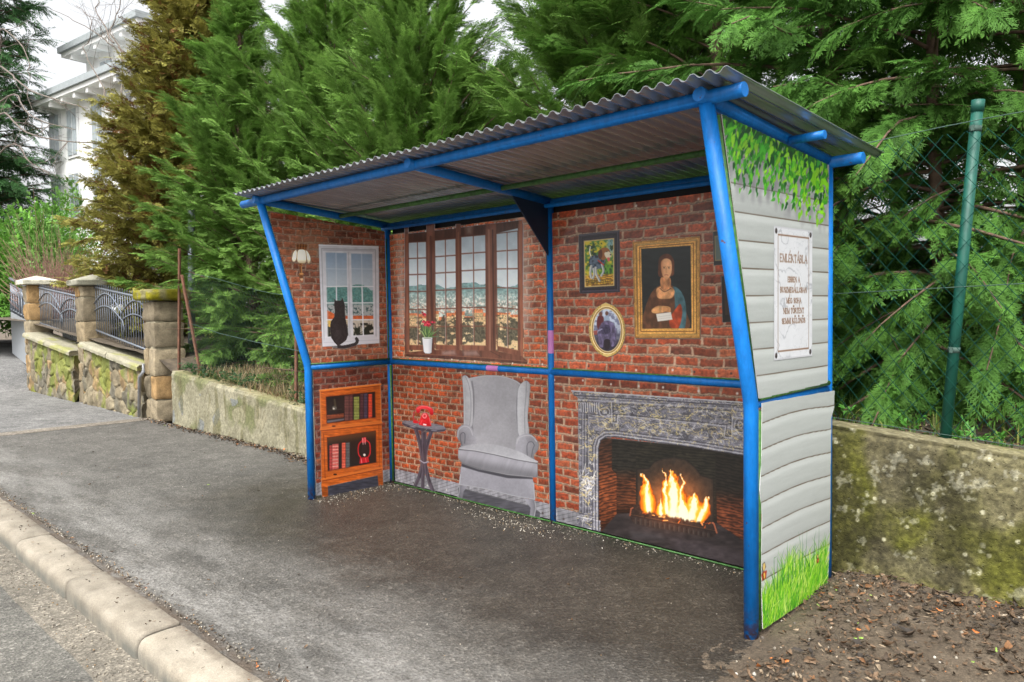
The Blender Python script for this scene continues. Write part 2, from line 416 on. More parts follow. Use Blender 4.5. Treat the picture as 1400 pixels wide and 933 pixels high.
p_bur = back_panel(xc, xd, H1+.025, 2.235, .166, .0625, 13, dict(hue=(180, 92, 64), mort=(174, 144, 120), joint=.0115))
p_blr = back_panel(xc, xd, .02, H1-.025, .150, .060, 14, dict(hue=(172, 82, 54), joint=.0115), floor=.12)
def left_panel(poly, z0, z1, seed, kw, floor=None, lower=False):
    pn = panel([(XP, y, z) for y, z in poly], (-.005, 0, 0))
    ys = [p[0] for p in poly]; P = Print(min(ys), z0, max(ys), z1, .0048)
    c = bricks(P.X, P.Y, .118, .056, seed, **kw)
    if floor: c = planks(c, P.X, P.Y, floor, seed)
    if not lower:                               # paler patch above the lamp
        a = .5*np.exp(-((P.X+.78)/.2)**2-((P.Y-2.12)/.12)**2); c = mix(c, (170, 140, 112), a)
    P.C[:] = c; P.keep(poly); P.build('brick_print', SIDE(L0), pn, M_PRINT, gain=1.0 if lower else 1.2); return pn  # upper sheet's ink is brightened to make up for shade under the roof
kx = (D2-D1)/(H3-H1)
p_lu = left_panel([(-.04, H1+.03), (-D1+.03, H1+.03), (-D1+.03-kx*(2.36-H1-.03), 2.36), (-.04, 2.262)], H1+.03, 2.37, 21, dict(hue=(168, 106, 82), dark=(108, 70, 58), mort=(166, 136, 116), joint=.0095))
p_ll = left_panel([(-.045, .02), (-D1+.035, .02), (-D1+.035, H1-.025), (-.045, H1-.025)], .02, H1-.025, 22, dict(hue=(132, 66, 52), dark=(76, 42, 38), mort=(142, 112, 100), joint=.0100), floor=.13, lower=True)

# ---- bay window printed on the upper left bay
def scenery(X, Y, C):
    n1 = fbm(X/22, Y/18, 31, 4); n2 = fbm(X/7, Y/9, 32, 3); n3 = fbm(X/40, Y/40, 33, 3)
    c = mix((166, 180, 192), (212, 220, 224), ss(60, 420, Y)); c = c+((n3-.5)*22)[..., None]
    hill = 428+(fbm(X/90, Y*0+3, 34, 3)-.5)*60-18*np.exp(-((X-480)/90)**2)
    h = mix((124, 156, 156), (174, 184, 176), ss(430, 560, Y))*(.72+.55*fbm(X/12, Y/10, 38, 4))[..., None]
    h = mix(h, (232, 230, 222), ss(.50, .60, n2)*ss(445, 520, Y)*.85); h = mix(h, (196, 140, 112), ss(.58, .66, fbm(X/9, Y/6, 39, 3))*ss(500, 570, Y)*.7); h = mix(h, (70, 92, 86), ss(.55, .68, n1)*.55*ss(470, 560, Y))
    c = np.where((Y > hill)[..., None], h, c)
    bx = np.floor(X/58+fbm(X/60, Y*0, 3)*.7); top = 572+hsh(bx+20, bx*0+2, 5)*52
    roof_ = np.array((204, 124, 82))*(.7+.6*n2)[..., None]; wall = mix((236, 210, 164), (204, 170, 126), hsh(bx+3, bx*0+9, 6))*(.66+.6*n2)[..., None]
    win = ((X/9) % 1 < .38) & ((Y/15) % 1 < .5); wall = np.where(win[..., None], wall*.72, wall)
    c = np.where((Y > top)[..., None], np.where((Y > top+12+16*hsh(bx+60, bx*0+4, 8))[..., None], wall, roof_), c)
    tree = ss(.50, .58, fbm(X/26, Y/22, 36, 4)+.20*ss(640, 720, Y)-.26*ss(745, 800, Y)-.16*(Y < 625))
    c = mix(c, np.array((74, 72, 60))*(.45+1.0*n2)[..., None], tree*(Y > 612)*.85)
    return mix(c, (214, 186, 140), ss(765, 800, Y)*(1-tree)*.8)
def bay_window():
    P = Print(40, -5, 862, 925, 2.9, on=False); P.paint(scenery)
    wood = lambda k, s=51: (lambda X, Y: np.array((118, 74, 58))*k*(.72+.55*fbm(X/14, Y/90, s, 4))[..., None])
    P.fill([(62, 95), (812, 5), (820, 890), (75, 862)], lambda X, Y: scenery(X, Y, None))
    cas = [((85, 200), (148, 142, 802, 805)), ((253, 388), (135, 122, 800, 805)), ((420, 578), (112, 98, 803, 806)), ((645, 783), (92, 75, 808, 838))]
    K = [0, .158, .315, .48, .655, .825, 1.0]
    # dark wood of head, jambs and posts
    P.fill([(62, 95), (812, 5), (815, 50), (640, 92), (580, 98), (420, 112), (388, 122), (253, 135), (200, 142), (85, 148), (64, 150)], wood(.62))
    for a, b in (((62, 85), 0), ((200, 253), 0), ((388, 420), 0), ((578, 645), 0), ((783, 816), 0)):
        P.fill([(a[0], 30), (a[1], 30), (a[1], 870), (a[0], 870)], wood(.92))
    P.fill([(62, 95), (86, 92), (92, 860), (75, 862)], wood(1.1)); P.fill([(788, 12), (812, 5), (820, 890), (800, 880)], wood(1.15))
    P.line([(76, 110), (88, 860)], 6, (146, 92, 66), .8); P.line([(802, 14), (810, 880)], 8, (150, 90, 64), .8)
    P.line([(228, 110), (240, 840)], 10, (70, 44, 38), .8); P.line([(212, 112), (222, 840)], 5, (140, 96, 78), .7)
    P.line([(598, 70), (606, 850)], 12, (146, 104, 86), .8); P.line([(622, 70), (632, 850)], 10, (66, 42, 36), .8)
    P.line([(404, 86), (412, 830)], 10, (128, 84, 66), .8); P.line([(417, 100), (424, 830)], 4, (70, 44, 38), .8)
    for (x0, x1), (tl, tr, bl, br) in cas:
        L = lambda t, s: (x0+(x1-x0)*s+ (6*t if x0 < 640 else 7*t), (tl+(tr-tl)*s)+((bl+(br-bl)*s)-(tl+(tr-tl)*s))*t)
        for k in K[1:-1]: P.line([L(k, 0), L(k, 1)], 7, (112, 68, 52)); P.line([(L(k, 0)[0], L(k, 0)[1]-4), (L(k, 1)[0], L(k, 1)[1]-4)], 2.5, (150, 112, 96), .5)
        P.line([L(0, .5), L(1, .5)], 7, (116, 72, 56)); P.line([(L(0, .5)[0]-4, L(0, .5)[1]), (L(1, .5)[0]-4, L(1, .5)[1])], 2.5, (214, 222, 226), .6)
        for s in (0, 1): P.line([L(0, s), L(1, s)], 6, (104, 62, 48))
        P.line([L(0, 0), L(0, 1)], 6, (96, 58, 46))
        P.fill([L(1, 0), L(1, 1), (L(1, 1)[0], L(1, 1)[1]+34), (L(1, 0)[0], L(1, 0)[1]+30)], wood(1.0)); P.line([L(1, 0), L(1, 1)], 4, (150, 100, 74), .7)
    # sill
    P.fill([(82, 848), (240, 832), (640, 838), (808, 872), (848, 905), (845, 918), (600, 890), (66, 862)], wood(.86, 60))
    for a in ((330, 838, 300, 866), (430, 838, 440, 876), (520, 838, 548, 872), (610, 842, 680, 880)): P.line([a[:2], a[2:]], 3, (56, 38, 34), .8)
    P.fill([(300, 842), (380, 836), (390, 862), (300, 868)], (176, 158, 152), .5, soft=10); P.fill([(430, 842), (520, 838), (540, 868), (440, 870)], (170, 152, 148), .45, soft=10)
    P.fill([(66, 856), (600, 886), (845, 905), (845, 925), (560, 905), (66, 876)], wood(.72, 61)); P.line([(66, 857), (330, 868), (600, 886), (846, 906)], 4, (140, 92, 70), .8)
    for x, y in ((195, 77), (370, 57), (525, 35), (728, 12), (215, 888), (362, 893), (508, 904), (750, 918)): P.ell(x, y, 4.5, 4.5, (214, 206, 200))
    P.fill([(450, 45), (495, 40), (488, 92), (458, 95)], (205, 196, 190), .35, soft=14)
    o = P.build('bay_window_print', zoom(540, 300, 4.663, 1, B1), p_bul, M_PRINT, gain=1.4); return o  # ink brightened against the roof shade on this upper bay
bay_window()
def flower_pot():
    P = Print(130, 585, 285, 865, 1.9, on=False); rg = np.random.default_rng(5)
    for i in range(70):
        a = rg.normal(0, .55); L = rg.uniform(50, 115); b = (206+rg.uniform(-14, 14), 756); q = (b[0]+math.sin(a)*L*.8, b[1]-math.cos(a)*L)
        P.line([b, ((b[0]+q[0])/2+rg.normal(0, 6), (b[1]+q[1])/2-6), q], rg.uniform(5, 10), [(78, 112, 60), (122, 150, 84), (154, 176, 110), (58, 90, 52)][i % 4], smooth=True, taper=True)
    for x, y, r_ in ((190, 607, 13), (205, 660, 18), (180, 652, 11), (243, 655, 11), (215, 672, 12), (196, 672, 12)):
        for k in range(9): P.ell(x+rg.normal(0, r_*.45), y+rg.normal(0, r_*.35), r_*.5, r_*.38, [(214, 36, 62), (172, 18, 44), (236, 78, 98)][k % 3], rot=rg.uniform(0, 3))
    P.fill([(174, 755), (238, 755), (232, 850), (222, 856), (192, 855), (184, 845)], lambda X, Y: mix((232, 232, 234), (186, 188, 194), ss(205, 240, X)))
    P.ell(206, 757, 32, 5, (246, 246, 246)); P.ell(206, 758, 26, 3, (120, 132, 96))
    P.build('flower_pot_print', zoom(540, 300, 4.663, 1, B2), p_bul, M_PRINT, gain=1.15)
flower_pot()

# ---- wing chair, pedestal table, telephone on the lower left bay
def armchair():
    P = Print(8, 28, 525, 912, 2.8, on=False)
    def g(base, gx=0, gy=0, cx=260, cy=400, sc=300, s=71):
        def f(X, Y):
            v = 1+gx*(X-cx)/sc+gy*(Y-cy)/sc+.10*(fbm(X/9, Y/9, s, 3)-.5)+.14*(fbm(X/60, Y/60, s+1, 3)-.5); return np.array(base)*v[..., None]
        return f
    G = (166, 164, 170); H = (196, 195, 199); D = (98, 96, 104)
    P.fill([(28, 716), (470, 830), (525, 868), (525, 905), (470, 905), (30, 800)], lambda X, Y: np.array((84, 82, 90))*(.6+.7*fbm(X/40+Y/30, Y/8, 75, 3))[..., None], .9, soft=8)
    P.fill([(78, 70), (110, 52), (200, 38), (290, 42), (362, 62), (408, 92), (398, 140), (390, 300), (388, 500), (125, 470), (110, 350), (112, 150)], g((172, 170, 175), -.10, -.02), smooth=True)
    P.line([(112, 75), (122, 150), (122, 260), (114, 350), (134, 455)], 9, D, .55, True); P.line([(402, 100), (388, 180), (388, 300), (400, 400)], 9, D, .55, True)
    P.line([(85, 66), (110, 54), (200, 41), (290, 45), (362, 65), (402, 90)], 5, (206, 205, 208), .8, True)
    P.fill([(54, 50), (70, 38), (88, 48), (104, 85), (116, 150), (118, 250), (112, 345), (66, 350), (62, 200), (58, 110)], g(H, .35, -.05, 90, 200, 120), smooth=True)
    P.line([(70, 42), (90, 85), (104, 160), (106, 260), (98, 340)], 4, D, .45, True); P.line([(60, 60), (64, 200), (68, 340)], 5, (214, 214, 216), .6, True)
    P.fill([(392, 130), (408, 90), (440, 70), (463, 90), (463, 130), (456, 210), (450, 300), (455, 400), (400, 405), (388, 300), (388, 190)], g(H, -.3, 0, 425, 200, 120), smooth=True)
    P.line([(442, 76), (440, 160), (432, 260), (434, 390)], 4, D, .5, True); P.line([(404, 105), (396, 200), (398, 300), (408, 395)], 6, (210, 209, 212), .6, True)
    P.fill([(20, 392), (34, 352), (70, 336), (106, 350), (128, 400), (131, 462), (52, 474), (44, 445), (26, 425)], g((158, 156, 163), .25, -.1, 80, 400, 100), smooth=True)
    P.line([(52, 462), (42, 425), (44, 395), (60, 385), (70, 400), (68, 450)], 5, (82, 80, 88), .8, True); P.line([(26, 412), (32, 370), (66, 346), (100, 360), (116, 400)], 6, (206, 205, 208), .7, True)
    P.fill([(378, 470), (384, 422), (414, 398), (462, 394), (502, 425), (516, 465), (506, 500), (486, 522), (482, 548), (384, 505)], g((160, 158, 165), -.2, -.1, 450, 450, 100), smooth=True)
    P.line([(448, 525), (446, 470), (456, 445), (478, 442), (490, 462), (482, 485), (474, 530)], 5, (86, 84, 92), .8, True); P.line([(384, 450), (398, 418), (440, 402), (478, 408), (504, 440)], 6, (208, 207, 210), .7, True)
    for k in range(7): P.line([(440+k*9, 412+abs(k-3)*2), (452+k*3, 440)], 3, (120, 118, 126), .45)
    P.fill([(32, 480), (110, 457), (210, 452), (300, 468), (400, 500), (470, 538), (512, 566), (380, 552), (250, 522), (130, 499)], g((186, 185, 190), .05, .1, 260, 500), smooth=True)
    P.fill([(30, 486), (130, 497), (250, 520), (380, 550), (509, 570), (509, 656), (480, 656), (330, 642), (150, 600), (50, 565), (30, 540)], lambda X, Y: np.array((160, 158, 165))*(1.12-.30*ss(.2, 1, (Y-488-(X-30)*.18)/80)+.14*(fbm((X+Y*.4)/16, Y/70, 77, 3)-.5))[..., None])
    P.line([(30, 488), (130, 497), (250, 520), (380, 550), (509, 572)], 5, (94, 92, 100), .9); P.line([(34, 480), (130, 491), (250, 514), (380, 543), (505, 565)], 3, (212, 211, 214), .7)
    P.fill([(50, 568), (150, 602), (330, 643), (480, 657), (482, 672), (330, 664), (150, 624), (48, 590)], (70, 68, 76), .9)
    P.line([(52, 572), (150, 606), (330, 640), (480, 655)], 3, (196, 195, 199), .6)
    P.fill([(46, 590), (150, 622), (330, 662), (482, 668), (493, 792), (350, 768), (190, 727), (34, 702), (40, 640)], g((160, 158, 166), .02, -.12, 260, 690, 200))
    P.line([(36, 700), (190, 724), (350, 765), (492, 790)], 4, (196, 195, 200), .7); P.line([(42, 640), (36, 700)], 5, (206, 205, 208), .7); P.line([(486, 690), (493, 790)], 5, (206, 205, 208), .8)
    P.fill([(36, 702), (84, 712), (62, 742), (50, 802), (20, 794), (32, 745)], g((126, 124, 132), .5, 0, 50, 750, 60)); P.line([(38, 706), (34, 748), (24, 790)], 4, (196, 195, 200), .7)
    P.fill([(428, 785), (492, 795), (501, 840), (492, 902), (462, 897), (468, 842), (440, 805)], g((142, 140, 148), -.4, 0, 470, 850, 60)); P.line([(494, 800), (500, 842), (490, 898)], 4, (206, 205, 210), .8)
    P.build('armchair_print', zoom(620, 505, 4.44, 1, B1), p_bll, M_PRINT, gain=.64)  # ink darkened because the lower bay catches more sky light
armchair()
def side_table():
    P = Print(-2, 225, 405, 925, 3.6, on=False); K = (62, 56, 64)
    w = lambda X, Y: np.array((70, 62, 70))*(.62+.75*fbm(X/7, Y/60, 82, 3))[..., None]
    for pts in ([(125, 318), (150, 400), (172, 500), (184, 600), (172, 690), (140, 780), (105, 850)], [(188, 325), (190, 450), (196, 600), (188, 740), (184, 868)], [(262, 340), (232, 430), (212, 520), (204, 610), (222, 700), (250, 800), (288, 895)]):
        P.line(pts, 34, w, smooth=True); P.line([(x-8, y) for x, y in pts], 5, (136, 128, 140), .5, True)
    P.line([(212, 345), (208, 600), (236, 760), (262, 850)], 16, w, .9, True)
    P.line([(162, 600), (196, 622), (235, 612)], 14, (150, 146, 158)); P.line([(162, 606), (196, 628), (235, 618)], 4, K)
    P.fill([(0, 250), (10, 238), (60, 238), (200, 250), (340, 275), (392, 300), (394, 322), (370, 334), (260, 338), (120, 316), (20, 282), (0, 266)], lambda X, Y: np.array((66, 62, 72))*(.75+.5*fbm(X/9, Y/6, 83, 3))[..., None], smooth=True)
    P.fill([(2, 248), (14, 237), (70, 238), (200, 250), (340, 275), (392, 300), (372, 316), (260, 314), (120, 292), (24, 264)], lambda X, Y: np.array((116, 114, 122))*(.82+.36*fbm(X/22, Y/8, 84, 3))[..., None], smooth=True)
    P.ell(95, 292, 26, 5, (176, 176, 188), .6, .2); P.ell(290, 325, 30, 5, (160, 160, 172), .6, .08)
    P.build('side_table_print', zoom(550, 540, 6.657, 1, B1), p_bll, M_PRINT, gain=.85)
    P = Print(92, 92, 292, 296, 3.2, on=False); rd = (206, 28, 38); dk = (140, 12, 22); hi = (240, 110, 112)
    P.line([(112, 150), (100, 190), (112, 240), (140, 256), (165, 245)], 9, (176, 20, 30), smooth=True)
    P.ell(120, 245, 24, 15, (190, 28, 38))
    P.fill([(172, 190), (190, 165), (222, 165), (240, 190), (258, 240), (266, 288), (205, 286), (150, 272), (158, 230)], lambda X, Y: mix((222, 40, 48), (150, 14, 24), ss(150, 300, Y*.6+X*.4-20)))
    P.fill([(130, 160), (124, 128), (150, 104), (200, 98), (248, 110), (278, 132), (284, 170), (272, 186), (250, 176), (246, 150), (210, 130), (168, 132), (162, 155), (145, 168)], lambda X, Y: mix((232, 60, 66), (168, 16, 28), ss(100, 185, Y)), smooth=True)
    P.line([(140, 128), (170, 110), (215, 106), (256, 122)], 6, hi, .8, True)
    P.ell(204, 196, 27, 30, (176, 18, 30)); P.ell(203, 193, 22, 25, (226, 120, 122)); P.ell(203, 193, 11, 12, (200, 40, 48))
    P.line([(180, 235), (165, 268)], 5, hi, .7); P.fill([(190, 264), (220, 268), (218, 280), (190, 276)], (236, 222, 222)); P.line([(246, 215), (258, 270)], 6, (250, 130, 130), .6)
    P.build('telephone_print', zoom(550, 540, 6.657, 1, B2), p_bll, M_PRINT)
side_table()

# ---- framed pictures on the upper right bay
def frame_grain(base, s): return lambda X, Y: np.array(base)*(.7+.6*fbm(X/7, Y/7, s, 3))[..., None]
def hound_picture():
    P = Print(48, 68, 330, 480, 2.9, on=False); rg = np.random.default_rng(3)
    P.fill([(60, 105), (318, 80), (322, 470), (66, 478)], (70, 36, 30), .5, soft=8)
    P.fill([(52, 98), (312, 70), (314, 464), (60, 474)], frame_grain((46, 42, 50), 91))
    P.line([(58, 104), (306, 78)], 5, (86, 82, 92)); P.line([(300, 84), (302, 458)], 5, (78, 70, 84)); P.line([(74, 460), (300, 452)], 6, (70, 62, 78)); P.line([(76, 118), (292, 96), (292, 440), (80, 450), (76, 118)], 4, (24, 22, 28))
    P.fill([(85, 138), (278, 120), (279, 424), (90, 434)], (206, 178, 120))
    q = [(91, 144), (272, 127), (273, 418), (96, 427)]
    def bgd(X, Y):
        n = fbm(X/16, Y/13, 92, 4); c = mix((206, 186, 46), (74, 122, 52), ss(.38, .62, n)); c = mix(c, (128, 170, 196), ss(215, 250, X)*ss(260, 190, Y)*.8)
        c = mix(c, (36, 62, 34), ss(.55, .7, fbm(X/22, Y/22, 93, 3))*ss(350, 240, Y)); g = mix((96, 150, 44), (40, 76, 34), ss(.4, .65, fbm(X/9, Y/20, 94, 3)))
        c = mix(c, g, ss(270, 300, Y)*ss(170, 220, X)); p = mix((216, 166, 56), (120, 82, 34), ss(.35, .65, fbm(X/18, Y/6, 95, 3))); return mix(c, p, ss(352, 372, Y+.05*X))
    P.fill(q, bgd)
    cl = lambda X, Y: np.ones_like(X)
    coat = lambda X, Y: mix((88, 104, 122), (40, 48, 60), ss(.4, .65, fbm(X/10, Y/14, 96, 3)))
    P.line([(136, 250), (122, 210), (126, 176)], 8, (226, 220, 196), smooth=True)
    P.fill([(118, 268), (130, 236), (170, 228), (208, 232), (222, 262), (206, 300), (176, 318), (140, 322), (122, 300)], coat, smooth=True)
    for pts, w_ in (([(132, 300), (126, 340), (132, 372)], 15), ([(160, 310), (164, 350), (186, 392)], 15), ([(200, 290), (210, 330), (196, 360)], 13), ([(146, 316), (150, 350), (142, 380)], 12)):
        P.line(pts, w_, (196, 196, 190), smooth=True); P.line([(x+4, y) for x, y in pts], 5, (92, 102, 118), .7, True)
    P.fill([(180, 232), (186, 196), (214, 180), (244, 190), (256, 222), (250, 240), (230, 246), (206, 262)], (146, 92, 48), smooth=True)
    P.fill([(216, 216), (244, 206), (258, 226), (252, 244), (228, 246)], (216, 204, 180), smooth=True); P.fill([(178, 206), (196, 192), (204, 226), (192, 256), (178, 240)], (88, 50, 30), smooth=True)
    P.ell(232, 206, 3.5, 3, (20, 14, 12)); P.ell(256, 226, 5, 4, (24, 18, 18)); P.fill([(234, 246), (250, 246), (250, 266), (238, 268)], (206, 96, 92), smooth=True)
    P.line([(176, 262), (200, 282), (212, 292)], 7, (186, 48, 36), smooth=True)
    for k in range(40): x = rg.uniform(100, 270); P.line([(x, rg.uniform(396, 424)), (x+rg.normal(0, 5), rg.uniform(376, 396))], 2.5, (70, 72, 30), .6)
    P.build('framed_picture_print', zoom(780, 300, 4.663, 1, B1), p_bur, M_PRINT, gain=1.2)
hound_picture()
def portrait():
    P = Print(392, 98, 838, 770, 2.9, on=False)
    P.fill([(405, 150), (832, 112), (838, 768), (410, 768)], (60, 30, 26), .55, soft=9)
    gold = lambda k, s: (lambda X, Y: np.array((184, 136, 70))*k*(.62+.5*fbm(X/5, Y/5, s, 3)+.35*fbm(X/40, Y/40, s+1, 3))[..., None])
    P.fill([(396, 143), (826, 108), (826, 758), (410, 757)], gold(1.0, 101)); P.line([(400, 148), (821, 113), (821, 752), (414, 752), (400, 148)], 9, lambda X, Y: np.array((150, 104, 50))*(.5+1.0*((X+Y)/9 % 1))[..., None], .9)
    P.fill([(414, 160), (808, 126), (808, 740), (425, 740)], gold(.72, 103)); P.fill([(424, 170), (798, 138), (799, 730), (434, 732)], gold(1.12, 105)); P.line([(440, 180), (784, 152), (786, 715), (448, 716), (440, 180)], 5, (112, 72, 34))
    P.line([(420, 164), (804, 131)], 4, (230, 190, 120), .8); P.line([(430, 736), (804, 736)], 4, (226, 186, 112), .7)
    P.fill([(450, 188), (766, 168), (772, 695), (460, 698)], lambda X, Y: np.array((34, 38, 38))*(.75+.4*fbm(X/60, Y/20, 107, 3))[..., None])
    cl = lambda X, Y: ((X > 456) & (X < 770) & (Y < 696))*1.0
    # an unnamed half-length sitter in an ochre dress with a blue sleeve, facing us
    br = lambda b, s: (lambda X, Y: np.array(b)*(.6+.75*fbm(X/26, Y/34, s, 4))[..., None])
    P.fill([(460, 700), (470, 590), (500, 500), (540, 440), (600, 415), (660, 430), (710, 480), (735, 580), (745, 700)], br((96, 62, 42), 111), smooth=True, clip=cl)
    P.fill([(655, 430), (700, 455), (730, 520), (738, 620), (726, 698), (690, 690), (668, 600), (664, 500)], br((70, 104, 112), 112), smooth=True, clip=cl)
    P.fill([(700, 540), (712, 600), (690, 690), (640, 690), (630, 640), (668, 575)], br((168, 66, 36), 113), smooth=True, clip=cl)
    P.fill([(548, 446), (590, 425), (640, 430), (664, 460), (648, 500), (600, 508), (556, 500)], br((206, 146, 98), 114), smooth=True)
    P.fill([(578, 372), (632, 370), (640, 420), (628, 446), (584, 446), (574, 420)], br((190, 128, 84), 115), smooth=True)
    P.fill([(560, 300), (566, 250), (596, 222), (634, 226), (658, 260), (660, 320), (650, 360), (566, 366)], br((92, 52, 34), 116), smooth=True)
    P.fill([(576, 290), (584, 262), (610, 250), (638, 262), (646, 296), (642, 345), (622, 380), (604, 382), (584, 352)], lambda X, Y: mix((222, 164, 118), (160, 98, 62), ss(600, 575, X)*.8+.4*ss(360, 385, Y))*(.9+.2*fbm(X/20, Y/20, 117, 2))[..., None], smooth=True)
    for x in (597, 627): P.ell(x, 310, 6, 3, (60, 36, 26)); P.line([(x-8, 302), (x+8, 301)], 2.5, (110, 66, 42), .7)
    P.line([(611, 308), (609, 336), (615, 338)], 2.5, (160, 100, 66), .8); P.line([(600, 356), (611, 354), (622, 356)], 4, (156, 66, 52))
    P.line([(570, 440), (600, 462), (640, 440)], 3.5, (40, 26, 22), .9, True)
    P.fill([(520, 575), (560, 552), (610, 560), (612, 585), (560, 600), (522, 596)], br((210, 152, 98), 118), smooth=True)
    for k in range(4): P.line([(590, 556+k*9), (622, 560+k*9), (636, 568+k*8)], 7, (204, 144, 92), smooth=True); P.line([(592, 561+k*9), (622, 565+k*9)], 2, (120, 74, 46), .7)
    P.fill([(545, 604), (640, 592), (650, 640), (556, 652)], (222, 216, 206)); P.line([(560, 622), (640, 612)], 2, (170, 160, 150), .8); P.line([(562, 636), (640, 626)], 2, (170, 160, 150), .8)
    P.build('framed_picture_print', zoom(780, 300, 4.663, 1, B1), p_bur, M_PRINT, gain=1.2)
portrait()
def oval_picture():
    P = Print(112, 525, 360, 885, 2.9, on=False); c = (233, 707); rot = -.05
    P.ell(c[0]+6, c[1]+10, 118, 168, (70, 34, 28), .5, rot, soft=8)
    P.ell(c[0], c[1], 116, 168, lambda X, Y: np.array((196, 160, 84))*(.55+.8*fbm(X/6, Y/6, 121, 3))[..., None], 1, rot)
    for a in range(-2, 3): P.ell(c[0]-8+a*10, c[1]-166+abs(a)*4, 9, 9, (214, 182, 110)); P.ell(c[0]+a*10, c[1]+164-abs(a)*4, 9, 8, (214, 182, 110))
    P.ell(c[0], c[1], 104, 154, (240, 222, 170), 1, rot); P.ell(c[0], c[1], 98, 148, (150, 108, 50), 1, rot); P.ell(c[0], c[1], 91, 140, (226, 206, 160), 1, rot)
    ins = lambda X, Y: (((X-c[0])/87)**2+((Y-c[1])/135)**2 < 1)*1.0
    P.ell(c[0], c[1], 87, 135, lambda X, Y: mix(mix((196, 204, 222), (120, 124, 150), ss(.4, .65, fbm(X/18, Y/18, 122, 4))), (50, 44, 58), ss(640, 820, Y+60*(fbm(X/20, Y/20, 123, 3)-.5))), 1, rot)
    P.fill([(168, 680), (172, 628), (190, 612), (212, 630), (216, 700), (190, 720)], (96, 40, 44), smooth=True, clip=ins); P.ell(192, 604, 11, 15, (112, 72, 60))
    P.fill([(214, 660), (218, 620), (236, 612), (250, 640), (244, 664)], (150, 166, 190), smooth=True, clip=ins); P.ell(231, 600, 10, 14, (104, 70, 62))
    fur = lambda X, Y: np.array((106, 96, 128))*(.45+.95*fbm(X/9, Y/18, 124, 4))[..., None]
    P.fill([(176, 710), (200, 660), (240, 646), (276, 668), (292, 720), (288, 790), (262, 812), (250, 770), (214, 768), (206, 816), (184, 808), (178, 760)], fur, smooth=True, clip=ins)
    P.fill([(196, 692), (220, 672), (250, 680), (252, 720), (224, 735), (200, 722)], lambda X, Y: np.array((64, 58, 84))*(.6+.7*fbm(X/9, Y/9, 125, 3))[..., None], smooth=True, clip=ins)
    P.line([(150, 722), (176, 712), (200, 700)], 7, (150, 146, 176)); P.fill([(146, 712), (172, 708), (170, 736), (148, 738)], (150, 62, 50), .8, clip=ins)
    P.fill([(215, 770), (250, 770), (246, 825), (220, 830)], (36, 28, 36), .9, smooth=True, clip=ins)
    P.build('oval_picture_print', zoom(780, 300, 4.663, 1, B1), p_bur, M_PRINT, gain=1.2)
oval_picture()
def small_frames():
    for q, s in (([(975, 317), (990, 316), (992, 362), (976, 363)], 131), ([(986, 378), (1006, 376), (1008, 440), (988, 441)], 132)):
        A = np.array(q, float); P = Print(A[:, 0].min()-1, A[:, 1].min()-1, A[:, 0].max()+1, A[:, 1].max()+1, .6, on=False)
        P.fill(q, frame_grain((46, 44, 44) if s == 131 else (34, 30, 30), s)); i = A.mean(0)+(A-A.mean(0))*.72
        P.fill(i, (96, 110, 104) if s == 131 else (52, 40, 36)); P.line(np.r_[i, i[:1]], 1.2, (146, 130, 96) if s == 131 else (20, 18, 18))
        P.build('framed_picture_print', zoom(0, 0, 1, 1, B1), p_bur, M_PRINT)
small_frames()

